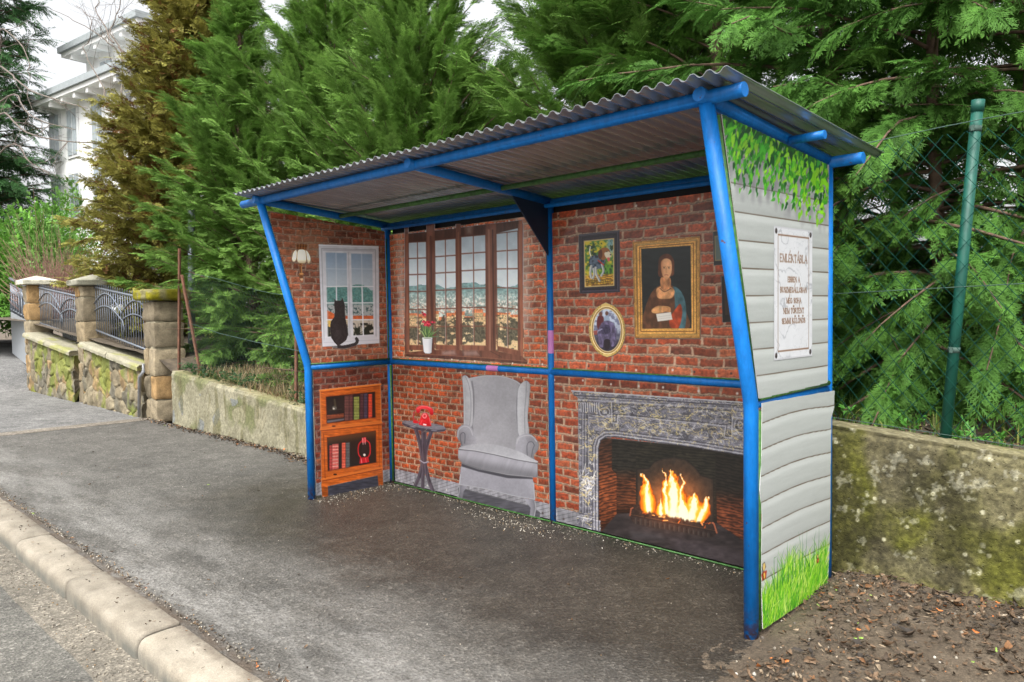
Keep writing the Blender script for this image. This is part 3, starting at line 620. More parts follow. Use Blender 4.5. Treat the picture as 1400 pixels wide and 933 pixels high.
# ---- fireplace on the lower right bay
def fireplace():
    P = Print(0, 50, 1060, 1122, 2.6, on=False); rg = np.random.default_rng(9)
    def marble(k=1.0, s=141):
        def f(X, Y):
            n = fbm(X/30, Y/18, s, 5); v = np.abs(fbm(X/46+.3*fbm(X/20, Y/20, s+3, 3), Y/24, s+1, 4)-.5); w = np.abs(fbm(X/60+7, Y/30, s+2, 5)-.5); f2 = fbm(X/5, Y/4, s+5, 3)
            c = np.array((104, 102, 110))*(.22+1.0*n+.55*f2)[..., None]*k; c = mix(c, (206, 202, 204), ss(.035, .0, v)*.75); return mix(c, (226, 206, 138), ss(.022, .0, w)*.85)
        return f
    floor = lambda x: 857+x*.2445
    # firebox
    P.fill([(150, 330), (1058, 420), (1058, 1122), (150, 900)], lambda X, Y: np.array((40, 35, 30))*(.6+.7*fbm(X/60, Y/9, 143, 3))[..., None])
    def rows(X, Y, k, base, s, sl): a = ((Y-sl*X)/k+fbm(X/40, Y/12, s, 2)*1.1) % 1; return np.array(base)*((.52+.5*ss(.15, .5, a)*ss(1.0, .75, a))*(.55+.85*fbm(X/26, Y/14, s+1, 4)))[..., None]
    P.fill([(162, 345), (240, 338), (240, 520), (268, 545), (268, 775), (180, 880), (162, 880)], lambda X, Y: rows(X, Y, 19, mix((84, 50, 34), (150, 78, 44), ss(380, 620, Y)), 145, -.25)*(1-.55*ss(720, 880, Y))[..., None])
    P.fill([(240, 345), (380, 360), (380, 770), (268, 775), (268, 540), (240, 515)], lambda X, Y: rows(X, Y, 18, mix((48, 44, 37), (120, 64, 38), ss(500, 600, Y)*.8), 147, .08)*(1-.5*ss(690, 790, Y))[..., None])
    P.fill([(840, 420), (1058, 440), (1058, 1000), (1003, 930), (850, 830)], lambda X, Y: rows(X, Y, 19, mix((44, 38, 32), (140, 72, 44), ss(620, 760, Y)*.85), 149, .22)*(1-.5*ss(860, 980, Y))[..., None])
    P.fill([(380, 360), (840, 420), (840, 830), (380, 770)], lambda X, Y: rows(X, Y, 17, (50, 46, 37), 151, .1))
    plate = [(388, 790), (384, 515), (455, 512), (480, 478), (530, 455), (600, 448), (668, 462), (722, 505), (756, 552), (828, 575), (832, 850)]
    P.fill(plate, lambda X, Y: mix((52, 44, 38), (140, 84, 48), np.exp(-((X-600)/150)**2-((Y-640)/120)**2)*.9)*(.75+.5*fbm(X/16, Y/16, 153, 3))[..., None]); P.line(plate, 6, (30, 26, 24), .8); P.line([(p_[0]*.93+42, p_[1]*.93+46) for p_ in plate], 3, (92, 72, 56), .4)
    P.line([(600, 430), (602, 480)], 8, (60, 52, 46), .7)
    P.fill([(178, 880), (268, 775), (380, 770), (850, 830), (1003, 935), (1058, 1000), (1058, 1122), (150, 895)], lambda X, Y: np.array((58, 50, 50))*(.55+.8*fbm(X/40, Y/14, 155, 4))[..., None])
    P.fill([(560, 905), (1058, 1010), (1058, 1122), (640, 1010)], lambda X, Y: np.array((84, 74, 78))*(.55+.8*fbm(X/30, Y/16, 156, 4))[..., None], .6, soft=20)
    P.fill([(350, 880), (520, 890), (540, 925), (360, 915)], (110, 106, 112), .35, soft=18)
    # grate and logs
    P.fill([(345, 770), (365, 728), (430, 720), (500, 735), (560, 790), (640, 780), (740, 795), (830, 825), (850, 880), (800, 915), (640, 880), (440, 850), (360, 820)], lambda X, Y: np.array((52, 40, 36))*(.4+1.1*fbm(X/14, Y/11, 157, 4))[..., None], smooth=True)
    for k in range(16): x = 372+k*28; P.fill([(x, 795+k*6), (x+15, 797+k*6), (x+13, 840+k*5), (x+2, 838+k*5)], (58, 50, 48), smooth=True); P.line([(x+4, 800+k*6), (x+4, 832+k*5)], 3, (116, 98, 88), .6)
    P.line([(350, 785), (480, 810), (640, 840), (840, 880)], 8, (40, 32, 30)); P.line([(350, 780), (480, 804), (640, 834), (840, 873)], 3, (120, 84, 60), .7)
    for k in range(46):
        x = rg.uniform(380, 820); y = 735+(x-380)*.2+rg.uniform(-10, 45); a = rg.uniform(0, 3.1); L = rg.uniform(8, 28)
        P.line([(x, y), (x+math.cos(a)*L, y+math.sin(a)*L*.5)], rg.uniform(3, 8), [(226, 112, 46), (150, 58, 28), (46, 32, 28), (250, 176, 96), (30, 22, 20)][k % 5], .9)
    P.line([(345, 785), (352, 745), (362, 740)], 8, (150, 84, 60)); P.line([(848, 885), (832, 835), (822, 828)], 9, (170, 98, 70), smooth=True); P.line([(765, 840), (752, 805), (735, 800)], 9, (236, 150, 90), smooth=True)
    # flames: ink only, from deep orange at the rim to white at the heart
    def flame(x0, yb, ht, wd, lean, s):
        X, Y = P.X, P.Y; t = np.clip((yb-Y)/ht, -.25, 1.2); wob = (fbm(X/34, Y/46, s, 3)-.5)*58*np.clip(t, 0, 1)+(fbm(X/11, Y/22, s+1, 3)-.5)*34*np.clip(t, .1, 1)
        w = wd*np.clip(1-np.abs(t)**1.25, 0, 1)**.8*(1+.25*np.sin(t*3)); w = np.where(t < 0, wd*(1+t*2), w)
        return np.clip(1-np.abs(X-x0-lean*t-wob)/np.maximum(w, .5), -1, 1)*(w > 1)
    I = np.maximum.reduce([flame(452, 745, 205, 50, -20, 161), flame(600, 815, 300, 92, -6, 163), flame(560, 770, 260, 30, -20, 165), flame(640, 780, 240, 34, 10, 167), flame(700, 815, 165, 84, 24, 169), flame(750, 800, 130, 52, 58, 171), flame(525, 780, 95, 34, -12, 173), flame(655, 815, 120, 120, 0, 179)])
    I = I+.22*(fbm(P.X/16, P.Y/30, 175, 3)-.5)*(I > 0)
    glow = np.exp(-((P.X-600)/180)**2-((P.Y-720)/120)**2)
    a = (P.A > 0); P.C[:] = np.where(a[..., None], P.C*(.86+.35*glow[..., None])+np.array((96, 38, 6))*(glow**1.3)[..., None], P.C)
    fc = mix((140, 50, 12), (238, 116, 16), ss(.02, .28, I)); fc = mix(fc, (255, 184, 48), ss(.30, .56, I)); fc = mix(fc, (255, 246, 206), ss(.58, .86, I))
    bl = 762+(P.X-450)*.20+30*(fbm(P.X/13, P.Y*0, 178, 3)-.5); al = ss(.0, .14, I)*a*ss(bl+12, bl-6, P.Y); P.C[:] = P.C*(1-al[..., None])+fc*al[..., None]
    # marble surround
    arch_o = [(44, 96), (1058, 150), (1058, 446), (1003, 438), (700, 388), (430, 352), (260, 330), (205, 332), (176, 350), (163, 392), (163, 880), (176, 895), (38, 866), (40, 800), (52, 770)]
    P.fill(arch_o, marble(1.0))
    P.fill([(38, 790), (172, 818), (178, 895), (36, 862)], marble(.95, 177)); P.line([(40, 790), (172, 818)], 6, (190, 188, 194), .8); P.line([(44, 770), (166, 795)], 5, (60, 58, 66), .8)
    P.fill([(5, 60), (1058, 132), (1058, 156), (40, 100), (18, 84)], marble(1.08, 179)); P.line([(5, 62), (1058, 133)], 6, (206, 204, 208), .75); P.line([(22, 88), (1058, 152)], 6, (48, 46, 54), .8); P.line([(42, 112), (1058, 172)], 5, (186, 184, 190), .6); P.line([(44, 124), (1058, 186)], 5, (54, 52, 60), .8)
    for d, cc in ((0, (46, 44, 52)), (9, (196, 194, 200)), (18, (70, 68, 76)), (26, (170, 168, 176)), (36, (58, 56, 64))):      # roll moulding round the opening
        P.line([(163-d, 870), (163-d, 392-d*.2), (174-d*.8, 350-d*.6), (205-d*.3, 330-d), (262, 328-d), (430, 350-d), (700, 386-d), (1003, 437-d), (1058, 446-d)], 5, cc, .75)
    for x in (66, 82, 100): P.line([(x, 190), (x, 770)], 4, (54, 52, 60), .7); P.line([(x+5, 190), (x+5, 770)], 4, (178, 176, 184), .6)
    for k in range(9): x = 60+k*13; P.line([(x, 132), (x+2, 182)], 6, (186, 184, 190), .8); P.line([(x+6, 134), (x+8, 184)], 4, (52, 50, 58), .8)
    for r_ in (30, 20, 10): P.line([(198+r_*math.cos(t_), 185+r_*.85*math.sin(t_)) for t_ in np.linspace(0, 6.28, 20)], 4, (182, 180, 188) if r_ != 20 else (50, 48, 56), .8)
    P.line([(50, 190), (160, 200), (240, 245)], 4, (48, 46, 54), .7); P.line([(238, 130), (240, 248), (272, 252), (274, 205), (900, 268), (890, 330), (936, 336), (938, 215), (1058, 225)], 5, (190, 188, 194), .75); P.line([(246, 130), (248, 240), (266, 244), (268, 195), (908, 258), (898, 322), (928, 326), (930, 206)], 4, (44, 42, 50), .8)
    for r_ in (44, 30, 16): P.line([(985+r_*.8*math.cos(t_), 262+r_*math.sin(t_)) for t_ in np.linspace(0, 6.28, 20)], 5, (176, 174, 182) if r_ != 30 else (50, 48, 56), .75)
    clipm = lambda X, Y: np.ones_like(X)
    for k in range(260):                       # gold and white veins
        x = rg.uniform(90, 1030); y = rg.choice([rg.normal(135, 16)+.05*x, rg.normal(235, 22)+.06*x, rg.normal(240, 30)+.1*x]); L = rg.uniform(15, 70); pts = [(x, y)]
        for j in range(5): pts.append((pts[-1][0]+L/5*rg.uniform(-.3, 1.6), pts[-1][1]+rg.normal(1.5, 7)))
        P.line(pts, rg.uniform(1.2, 3.6), [(236, 216, 150), (214, 188, 120), (206, 204, 208)][k % 3], .65)
    for k in range(46):
        x = rg.uniform(55, 120); y = rg.choice([rg.uniform(200, 880), rg.normal(560, 30), rg.normal(640, 30)]); pts = [(x, y)]
        for j in range(4): pts.append((min(158, pts[-1][0]+rg.uniform(2, 14)), pts[-1][1]+rg.normal(0, 12)))
        P.line(pts, rg.uniform(2, 5), [(238, 232, 220), (226, 200, 128), (214, 212, 218)][k % 3], .8)
    P.keep([(0, 50), (1060, 50), (1060, floor(1060)), (0, floor(0))])
    # stay inside the bay
    q = on(1, B1, 780+P.X/4.2417, 520+P.Y/4.2417); P.A = np.where((q[..., 0] < xd) & (q[..., 2] > .021), P.A, 0)
    P.build('fireplace_print', zoom(780, 520, 4.2417, 1, B1), p_blr, M_PRINT, gain=.92)
fireplace()
# ---- left side panel: wall lamp, window with a cat, bookcase
def wall_lamp():
    P = Print(400, 470, 556, 760, 3.4, on=False); br = (112, 66, 36); hi = (206, 150, 92)
    P.fill([(445, 640), (500, 640), (505, 780), (440, 760)], (60, 34, 34), .0)
    P.line([(478, 615), (470, 650), (476, 700), (480, 735)], 20, br, smooth=True); P.line([(484, 620), (478, 660), (484, 720)], 6, hi, .9, True)
    P.line([(458, 640), (500, 640)], 9, (150, 96, 56)); P.ell(476, 702, 22, 12, (132, 82, 46)); P.ell(478, 698, 14, 6, hi); P.ell(479, 736, 10, 10, (216, 180, 140)); P.ell(474, 720, 15, 10, br)
    P.fill([(434, 484), (446, 488), (478, 484), (512, 488), (523, 492), (515, 526), (478, 530), (442, 522)], br); P.line([(440, 500), (516, 504)], 4, (60, 34, 22)); 
    for x in (442, 462, 482, 502, 518): P.line([(x, 486), (x-2, 524)], 3.5, hi, .7)
    for c, pts in ((0, [(440, 528), (420, 545), (410, 590), (418, 612), (436, 606), (448, 560)]), (1, [(505, 530), (526, 545), (542, 585), (538, 618), (522, 622), (512, 570)]), (2, [(456, 528), (502, 530), (512, 580), (508, 618), (480, 624), (450, 614), (446, 570)])):
        P.fill(pts, lambda X, Y: mix((252, 250, 236), (206, 190, 150), ss(590, 625, Y)), smooth=True); q = catmull(pts); P.line(np.r_[q, q[:1]], 3.5, (140, 100, 60), .9)
    P.build('wall_lamp_print', zoom(320, 240, 5.183, 0, L1), p_lu, M_PRINT, gain=1.25)
wall_lamp()
def cat_window():
    P = Print(55, 45, 556, 880, 3.6, on=False); wh = (214, 214, 220)
    P.fill([(62, 55), (540, 70), (546, 842), (92, 870)], lambda X, Y: np.array(wh)*(.93+.12*fbm(X/30, Y/30, 181, 3))[..., None])
    P.line([(66, 60), (536, 75)], 8, (236, 236, 240)); P.line([(86, 88), (512, 98)], 6, (164, 164, 172)); P.line([(86, 88), (106, 830)], 6, (168, 168, 176)); P.line([(514, 98), (520, 820)], 6, (160, 160, 168)); P.line([(98, 100), (500, 108)], 7, (180, 180, 188))
    def view(X, Y, C=None):
        n = fbm(X/16, Y/14, 182, 4); c = mix((150, 172, 196), (186, 198, 208), ss(120, 380, Y))*(.96+.06*n)[..., None]
        hl = 392+26*ss(420, 490, X)+(fbm(X/50, Y*0, 183)-.5)*14-16*np.exp(-((X-370)/60)**2)
        c = np.where((Y > hl)[..., None], mix((74, 130, 128), (118, 158, 150), n)*(.7+.55*fbm(X/8, Y/8, 184, 3))[..., None], c)
        s = ss(.5, .62, fbm(X/12, Y/12, 185, 3)); c = mix(c, mix((170, 176, 176), (70, 96, 96), s), ss(520, 545, Y))
        rf = 622-ss(230, 120, X)*40; c = np.where((Y > rf)[..., None], np.array((214, 106, 58))*(.8+.3*n)[..., None], c)
        wl = mix((226, 186, 96), (206, 196, 180), ss(200, 330, X)); wl = np.where((((X/22) % 1 < .4) & (Y > 690) & (Y < 720))[..., None], wl*.7, wl); c = np.where((Y > 655)[..., None], wl*(.8+.3*n)[..., None], c)
        return mix(c, (38, 42, 34), ss(.46, .56, fbm(X/34, Y/30, 186, 3)+.3*ss(690, 760, Y)-.1)*(Y > 680))
    for q in ([(118, 120), (284, 124), (296, 780), (136, 790)], [(320, 128), (488, 132), (500, 772), (340, 780)]): P.fill(q, view)
    for (x0, x1, xm0, xm1) in ((118, 284, 200, 210), (320, 488, 404, 418)):
        P.line([(xm0, 122), (xm1, 780)], 9, (216, 218, 226), .55); P.line([(xm0+3, 395), (xm1, 780)], 9, (226, 228, 232))
        P.line([(x0, 248), (x1+2, 252)], 8, (210, 214, 222), .5)
        for y in (392, 522, 656): P.line([(x0+6, y), (x1+10, y-3 if x0 < 300 else y-2)], 9, (226, 228, 232))
    P.line([(300, 120), (312, 790)], 4, (160, 162, 170), .7); P.line([(126, 126), (142, 790)], 3, (170, 172, 180), .6)
    P.fill([(110, 800), (520, 786), (540, 838), (94, 866)], (206, 206, 212)); P.line([(100, 838), (542, 815)], 4, (176, 176, 184), .8)
    P.build('cat_window_print', zoom(425, 325, 5.829, 0, L1), p_lu, M_PRINT, gain=1.25)
    P = Print(140, 470, 392, 896, 3.6, on=False)
    fur = lambda X, Y: np.array((54, 48, 50))*(.72+.55*fbm(X/7, Y/12, 187, 3)+.25*np.exp(-((X-215)/26)**2-((Y-760)/40)**2))[..., None]
    P.ell(225, 872, 70, 12, (120, 116, 120), .6, soft=10)
    P.line([(222, 870), (262, 872), (320, 860), (358, 846), (370, 822), (364, 806)], 24, fur, smooth=True)
    P.fill([(188, 505), (184, 488), (200, 505), (224, 504), (242, 502), (250, 478), (262, 510), (272, 545), (270, 590), (276, 650), (290, 720), (297, 775), (280, 820), (240, 850), (214, 862), (190, 840), (164, 800), (152, 730), (160, 670), (188, 630), (192, 580), (186, 540)], fur)
    P.line([(166, 690), (160, 740), (176, 800), (204, 846)], 5, (34, 30, 32), .7, True); P.line([(272, 530), (270, 590)], 4, (120, 112, 120), .6)
    P.build('cat_print', zoom(425, 325, 5.829, 0, L2), p_lu, M_PRINT)
cat_window()
def bookcase():
    P = Print(30, 48, 505, 895, 3.4, on=False)
    w = lambda k, s: (lambda X, Y: np.array((190, 92, 32))*k*(.66+.62*fbm(X/40, Y/6, s, 4))[..., None])
    P.fill([(60, 810), (470, 720), (480, 800), (70, 880)], lambda X, Y: np.array((60, 60, 70))*(.6+.7*fbm(X/40, Y/8, 190, 3))[..., None])
    P.fill([(38, 100), (482, 54), (490, 340), (498, 700), (500, 790), (468, 798), (462, 720), (96, 800), (98, 878), (58, 884), (50, 800), (46, 400), (42, 380)], w(1, 191))
    P.fill([(50, 806), (62, 800), (98, 810), (96, 878), (58, 884)], w(.82, 192)); P.fill([(458, 712), (496, 700), (500, 790), (470, 798)], w(.8, 193))
    P.line([(38, 102), (482, 56)], 12, (224, 124, 52)); P.line([(42, 116), (482, 68)], 4, (110, 46, 20), .8)
    P.line([(46, 386), (488, 336)], 16, (206, 108, 44)); P.line([(46, 397), (488, 347)], 5, (96, 40, 18), .85); P.line([(44, 372), (486, 324)], 4, (232, 140, 66), .8)
    P.line([(54, 750), (490, 664)], 16, (204, 106, 42)); P.line([(56, 762), (490, 675)], 5, (92, 38, 18), .85); P.line([(66, 418), (78, 740)], 5, (110, 48, 22), .8); P.line([(478, 60), (486, 330)], 6, (226, 132, 60), .7); P.line([(468, 350), (476, 660)], 4, (120, 54, 24), .7)
    P.line([(42, 100), (50, 380)], 8, (214, 120, 54), .8)
    dk = lambda X, Y: np.array((34, 27, 25))*(.7+.6*fbm(X/30, Y/30, 194, 3))[..., None]
    P.fill([(84, 148), (440, 112), (444, 298), (90, 342)], dk); P.fill([(92, 446), (446, 396), (450, 626), (98, 688)], lambda X, Y: mix((38, 30, 26), (96, 60, 34), ss(490, 420, Y+.14*X-40)*.8))
    bk = lambda c, s: (lambda X, Y: np.array(c)*(.68+.4*fbm(X/3, Y/14, s, 3)+.35*(((Y/22) % 1) < .14))[..., None])
    P.fill([(88, 322), (216, 306), (216, 318), (90, 340)], (96, 92, 98)); P.fill([(88, 282), (214, 268), (214, 298), (90, 312)], bk((128, 66, 44), 195)); P.ell(145, 230, 18, 16, (96, 92, 84), .9); P.ell(140, 236, 6, 8, (216, 210, 196)); P.line([(146, 170), (152, 215)], 14, (74, 66, 50), .8); P.line([(110, 245), (196, 238)], 6, (70, 60, 52), .7)
    for x0, x1, t0, t1, c in ((218, 250, 138, 322, (104, 66, 62)), (252, 278, 132, 318, (96, 58, 56)), (286, 326, 146, 314, (132, 140, 72)), (332, 356, 126, 310, (78, 52, 56)), (358, 386, 122, 306, (70, 62, 78)), (392, 420, 126, 300, (214, 72, 48))):
        P.fill([(x0, t0+4), (x1, t0), (x1, t1), (x0, t1+4)], bk(c, x0)); P.line([(x0, t0), (x0, t1)], 2.5, (20, 14, 14), .8)
    for x0, x1, t0, t1, c in ((108, 128, 502, 684, (176, 66, 62)), (128, 176, 490, 678, (196, 92, 84)), (198, 226, 482, 668, (214, 92, 70)), (228, 256, 480, 662, (92, 92, 92))):
        P.fill([(x0, t0+4), (x1, t0), (x1, t1), (x0, t1+5)], bk(c, x0+7)); P.line([(x0, t0), (x0, t1)], 2.5, (30, 14, 14), .8)
    for k in range(7): P.line([(134, 512+k*24), (170, 508+k*24)], 7, (232, 196, 180), .6)
    # red storm lantern
    rd = (202, 34, 40); P.line([(345, 470), (322, 500), (320, 560), (338, 592)], 8, rd, smooth=True); P.line([(378, 464), (402, 490), (406, 552), (394, 584)], 8, rd, smooth=True)
    P.fill([(344, 448), (376, 442), (378, 480), (346, 484)], rd); P.line([(352, 450), (354, 496)], 4, (250, 190, 190)); P.line([(368, 448), (370, 494)], 4, (250, 170, 170)); P.ell(363, 540, 18, 46, (46, 34, 34), .8); P.ell(364, 572, 9, 9, (236, 220, 210)); P.fill([(332, 594), (392, 584), (400, 624), (328, 636)], (190, 28, 36)); P.line([(340, 600), (344, 630)], 5, (250, 150, 150), .8); P.line([(372, 596), (376, 624)], 5, (250, 120, 120), .7)
    for (a, b, c2, d) in (((84, 148), (440, 112), (444, 298), (90, 342)), ((92, 446), (446, 396), (450, 626), (98, 688))): P.line([a, b, c2, d, a], 5, (92, 38, 18), .9)
    P.ell(140, 362, 14, 5, (50, 30, 22)); P.ell(150, 714, 14, 6, (50, 30, 22))
    P.build('bookcase_print', zoom(430, 515, 5.333, 0, L1), p_ll, M_PRINT)
bookcase()

# ---- street-right side panels: printed weatherboard with vine, plaque, grass
XR = W+.036
def boards(X, ph, seed, Yv):                   # ph = board phase (0 at the lower edge of a board)
    f = ph-np.floor(ph); g = fbm(X*9, Yv*90, seed, 4); c = np.array((188, 193, 190))*(.965+.06*g)[..., None]
    c = c*(1+.09*ss(.55, .9, f)-.05*ss(.35, .0, f))[..., None]
    c = mix(c, (214, 218, 218), np.exp(-((f-.84)/.07)**2)*.28)
    return mix(c, np.array((98, 80, 62)), np.clip(ss(.055, .02, f)+ss(.985, 1, f)*.8, 0, 1)*.95)
def side_upper():
    TL, TR, BR, BL = (-D2+.062, 2.372), (-.070, 2.283), (-.078, H1+.045), (-D1+.012, H1+.030)
    pn = panel([(XR, y, z) for y, z in (TL, TR, BR, BL)], (-.004, 0, 0))
    zl = [float(onx(XR, 970+x/3.456, 290+y/3.456)[2]) for x, y in ((130, 135), (150, 268), (170, 395), (190, 525), (205, 655), (220, 778))]
    pitch = (zl[0]-zl[-1])/5
    P = Print(-1.16, 1.10, -.06, 2.39, .0036)
    wav = .006*(fbm(P.X*2.2, P.Y*2.2, 205, 2)-.5)
    P.C[:] = boards(P.X, (P.Y+wav-zl[-1])/pitch, 201, P.Y)
    v = inv(930, 80, 3.733, 0, XR); rg = np.random.default_rng(12)
    leafc = [(58, 150, 30), (96, 190, 36), (146, 214, 44), (36, 112, 30), (28, 84, 34), (70, 170, 40)]
    L = []
    for k in range(44):                        # hanging strands
        t = (k+rg.uniform(0, .9))/44; x = 205+t*540; yt = 258+t*262
        ln = (rg.uniform(120, 280) if k % 3 else rg.uniform(300, 440))*(1.0 if 55 > k > 3 else .7)
        if t > .48: ln = min(ln, 330-.0*t)
        y = yt; xx = x; pts = [(x, y)]
        while y < yt+ln:
            y += rg.uniform(12, 30); xx = x+rg.normal(0, 7); pts.append((xx, y)); L.append((xx, y, (y-yt)/330, t))
        if len(pts) > 2: P.line(v(pts), .004, (112, 84, 70), .8)
    for k in range(120):
        t = rg.random()**.85; L.append((205+t*540, 258+t*262+abs(rg.normal(0, 75)), .1, t))
    for x, y, d, t in L:
        q = v([(x+14, y+30)])[0]; P.ell(q[0], q[1], .020, .026, (126, 122, 128), .22, soft=.012)
    for x, y, d, t in sorted(L, key=lambda a: a[2]+rg.normal(0, .2)):
        s = rg.uniform(8, 16)*(1.1 if d < .5 else .8); r_ = rg.normal(.25, .45); c = leafc[rg.integers(0, 6)]
        if t > .62 and rg.random() < .5: c = (132, 210, 30)
        if d < .15 and rg.random() < .5: c = leafc[3+rg.integers(0, 2)]
        sh = [(0, -1), (.62, -.55), (.5, .35), (0, 1.5), (-.5, .35), (-.62, -.55)]
        pp = [(x+s*(a*math.cos(r_)-b*math.sin(r_)), y+1.55*s*(a*math.sin(r_)+b*math.cos(r_))) for a, b in sh]
        P.fill(v(pp), np.array(c)*rg.uniform(.85, 1.12)); P.line(v([pp[0], pp[3]]), .003, np.array(c)*1.18+14, .5)
    P.keep([TL, TR, BR, BL]); P.build('weatherboard_print', SIDE(XR+.0008), pn, M_PRINT_MATT, gain=.74)
    # memorial plaque
    A = [np.array(onx(XR, px, py))[1:] for px, py in ((1056.8, 310), (1108.9, 314.6), (1111, 485.3), (1058, 494.6))]
    y0, y1, z1, z0 = (A[0][0]+A[3][0])/2, (A[1][0]+A[2][0])/2, (A[0][1]+A[1][1])/2, (A[2][1]+A[3][1])/2
    to = lambda X, Y: np.stack([np.full_like(X, XR+.0026), y0+(y1-y0)*X, z1+(z0-z1)*Y], -1)
    P = Print(0, 0, 1, 1, .0050)
    def mar(X, Y, C):
        vv = np.abs(fbm(X*3+.5*fbm(X*6, Y*9, 211, 3), Y*4.5, 212, 5)-.5); v2 = np.abs(fbm(X*5+3, Y*8, 213, 5)-.5)
        c = np.ones(X.shape+(3,))*np.array((226, 228, 232))*(.97+.06*fbm(X*6, Y*9, 214, 3))[..., None]; c = mix(c, (152, 156, 164), ss(.03, 0, vv)*.6*ss(.4, .6, fbm(X*3, Y*4, 216, 2))); return mix(c, (176, 180, 188), ss(.015, 0, v2)*.4)
    P.paint(mar); gold = (138, 104, 78)
    for a in ((0, 0, 1, 0), (0, 0, 0, 1), (1, 0, 1, 1), (0, 1, 1, 1)): P.line([a[:2], a[2:]], .022, (204, 205, 210))
    bx = [(.10, .062), (.90, .062), (.90, .935), (.10, .935), (.10, .062)]; P.line(bx, .012, gold, .95)
    for x, y in ((.055, .036), (.945, .036), (.055, .965), (.945, .965)): P.ell(x, y, .030, .021, (52, 44, 46)); P.ell(x-.006, y-.004, .011, .008, (120, 108, 104))
    G = {'E': (.62, [(0, 0, 0, 1, 1), (0, 0, .6, 0, .45), (0, .5, .48, .5, .45), (0, 1, .62, 1, .45), (.6, 0, .6, .16, .45), (.62, 1, .62, .82, .45)]), 'M': (.92, [(.06, 1, .06, 0, .5), (.06, 0, .46, .95, 1), (.46, .95, .86, 0, .45), (.86, 0, .86, 1, 1), (-.04, 1, .16, 1, .4), (.74, 1, .98, 1, .4)]),
         'L': (.6, [(0, 0, 0, 1, 1), (0, 1, .6, 1, .45), (.6, 1, .6, .78, .45), (-.1, 0, .14, 0, .4)]), 'K': (.72, [(0, 0, 0, 1, 1), (0, .58, .6, 0, .45), (.2, .42, .68, 1, 1), (-.1, 0, .14, 0, .4), (-.1, 1, .14, 1, .4)]), 'T': (.7, [(.35, 0, .35, 1, 1), (0, 0, .7, 0, .45), (0, 0, 0, .18, .45), (.7, 0, .7, .18, .45), (.22, 1, .48, 1, .4)]),
         'A': (.76, [(.38, 0, 0, 1, .45), (.38, 0, .76, 1, 1), (.14, .64, .62, .64, .4), (-.08, 1, .1, 1, .4), (.62, 1, .86, 1, .4)]), 'B': (.64, [(0, 0, 0, 1, 1), (0, 0, .42, .03, .45), (.42, .03, .54, .24, .9), (.54, .24, .4, .48, .45), (0, .48, .4, .48, .4), (.4, .48, .6, .72, .9), (.6, .72, .44, .98, .6), (0, 1, .44, .98, .45)]),
         'N': (.8, [(.04, 1, .04, 0, .45), (.04, 0, .74, 1, 1), (.74, 1, .74, 0, .45), (-.06, 1, .14, 1, .4), (.64, 0, .84, 0, .4)]), 'U': (.76, [(.06, 0, .06, .7, 1), (.06, .7, .2, .96, .8), (.2, .96, .5, .96, .5), (.5, .96, .66, .7, .5), (.66, .7, .66, 0, .45), (-.06, 0, .18, 0, .4), (.56, 0, .76, 0, .4)]),
         'S': (.56, [(.52, .2, .4, .03, .45), (.4, .03, .14, .05, .5), (.14, .05, .04, .26, .9), (.04, .26, .5, .68, 1), (.5, .68, .44, .95, .9), (.44, .95, .14, .97, .5), (.14, .97, .02, .78, .45)]), 'Z': (.62, [(0, 0, .6, 0, .45), (.6, 0, 0, 1, 1), (0, 1, .62, 1, .45), (0, 0, 0, .16, .45), (.62, 1, .62, .82, .45)]),
         'G': (.74, [(.64, .2, .44, .02, .45), (.44, .02, .18, .08, .6), (.18, .08, .02, .5, 1), (.02, .5, .18, .92, 1), (.18, .92, .46, .98, .5), (.46, .98, .66, .84, .5), (.66, .84, .66, .55, .9), (.5, .55, .76, .55, .4)]), 'O': (.78, [(.38, 0, .1, .16, .5), (.1, .16, 0, .5, 1), (0, .5, .1, .84, 1), (.1, .84, .38, 1, .5), (.38, 1, .68, .84, .5), (.68, .84, .78, .5, 1), (.78, .5, .68, .16, 1), (.68, .16, .38, 0, .5)]),
         'H': (.8, [(.04, 0, .04, 1, 1), (.74, 0, .74, 1, 1), (.04, .5, .74, .5, .4), (-.06, 0, .14, 0, .4), (-.06, 1, .14, 1, .4), (.64, 0, .84, 0, .4), (.64, 1, .84, 1, .4)]), 'R': (.72, [(0, 0, 0, 1, 1), (0, 0, .4, .02, .45), (.4, .02, .56, .24, .9), (.56, .24, .4, .5, .6), (.4, .5, 0, .5, .4), (.3, .5, .7, 1, 1)]), 'I': (.28, [(.12, 0, .12, 1, 1), (0, 0, .24, 0, .4), (0, 1, .24, 1, .4)])}
    ACC = {'É': ('E', 1), 'Á': ('A', 1), 'Ó': ('O', 1), 'Ö': ('O', 2), 'Ü': ('U', 2)}
    def text(s, cx, yt, h, wmax):
        asp = (z1-z0)/abs(y1-y0); xs = []; x = 0; kx_ = 1.0
        for ch in s:
            if ch == ' ': x += .5; continue
            b = ACC.get(ch, (ch, 0))[0]; xs.append((ch, x)); x += G[b][0]+.20
        wd = x-.20; sc = min(h*asp, wmax/wd)
        for ch, x in xs:
            b, ac = ACC.get(ch, (ch, 0)); ox = cx-wd*sc/2+x*sc
            for (ax, ay, bx_, by, th) in G[b][1]: P.line([(ox+ax*sc, yt+ay*h), (ox+bx_*sc, yt+by*h)], .0105*th*(h/.04)**.5+.0035, gold, 1.0 if th > .7 else .8)
            gw = G[b][0]*sc
            if ac == 1: P.line([(ox+gw*.45, yt-.012), (ox+gw*.72, yt-.030)], .012, gold)
            if ac == 2:
                for q in (.3, .68): P.ell(ox+gw*q, yt-.017, .011, .008, gold)
    text('EMLÉKTÁBLA', .50, .205, .055, .70)
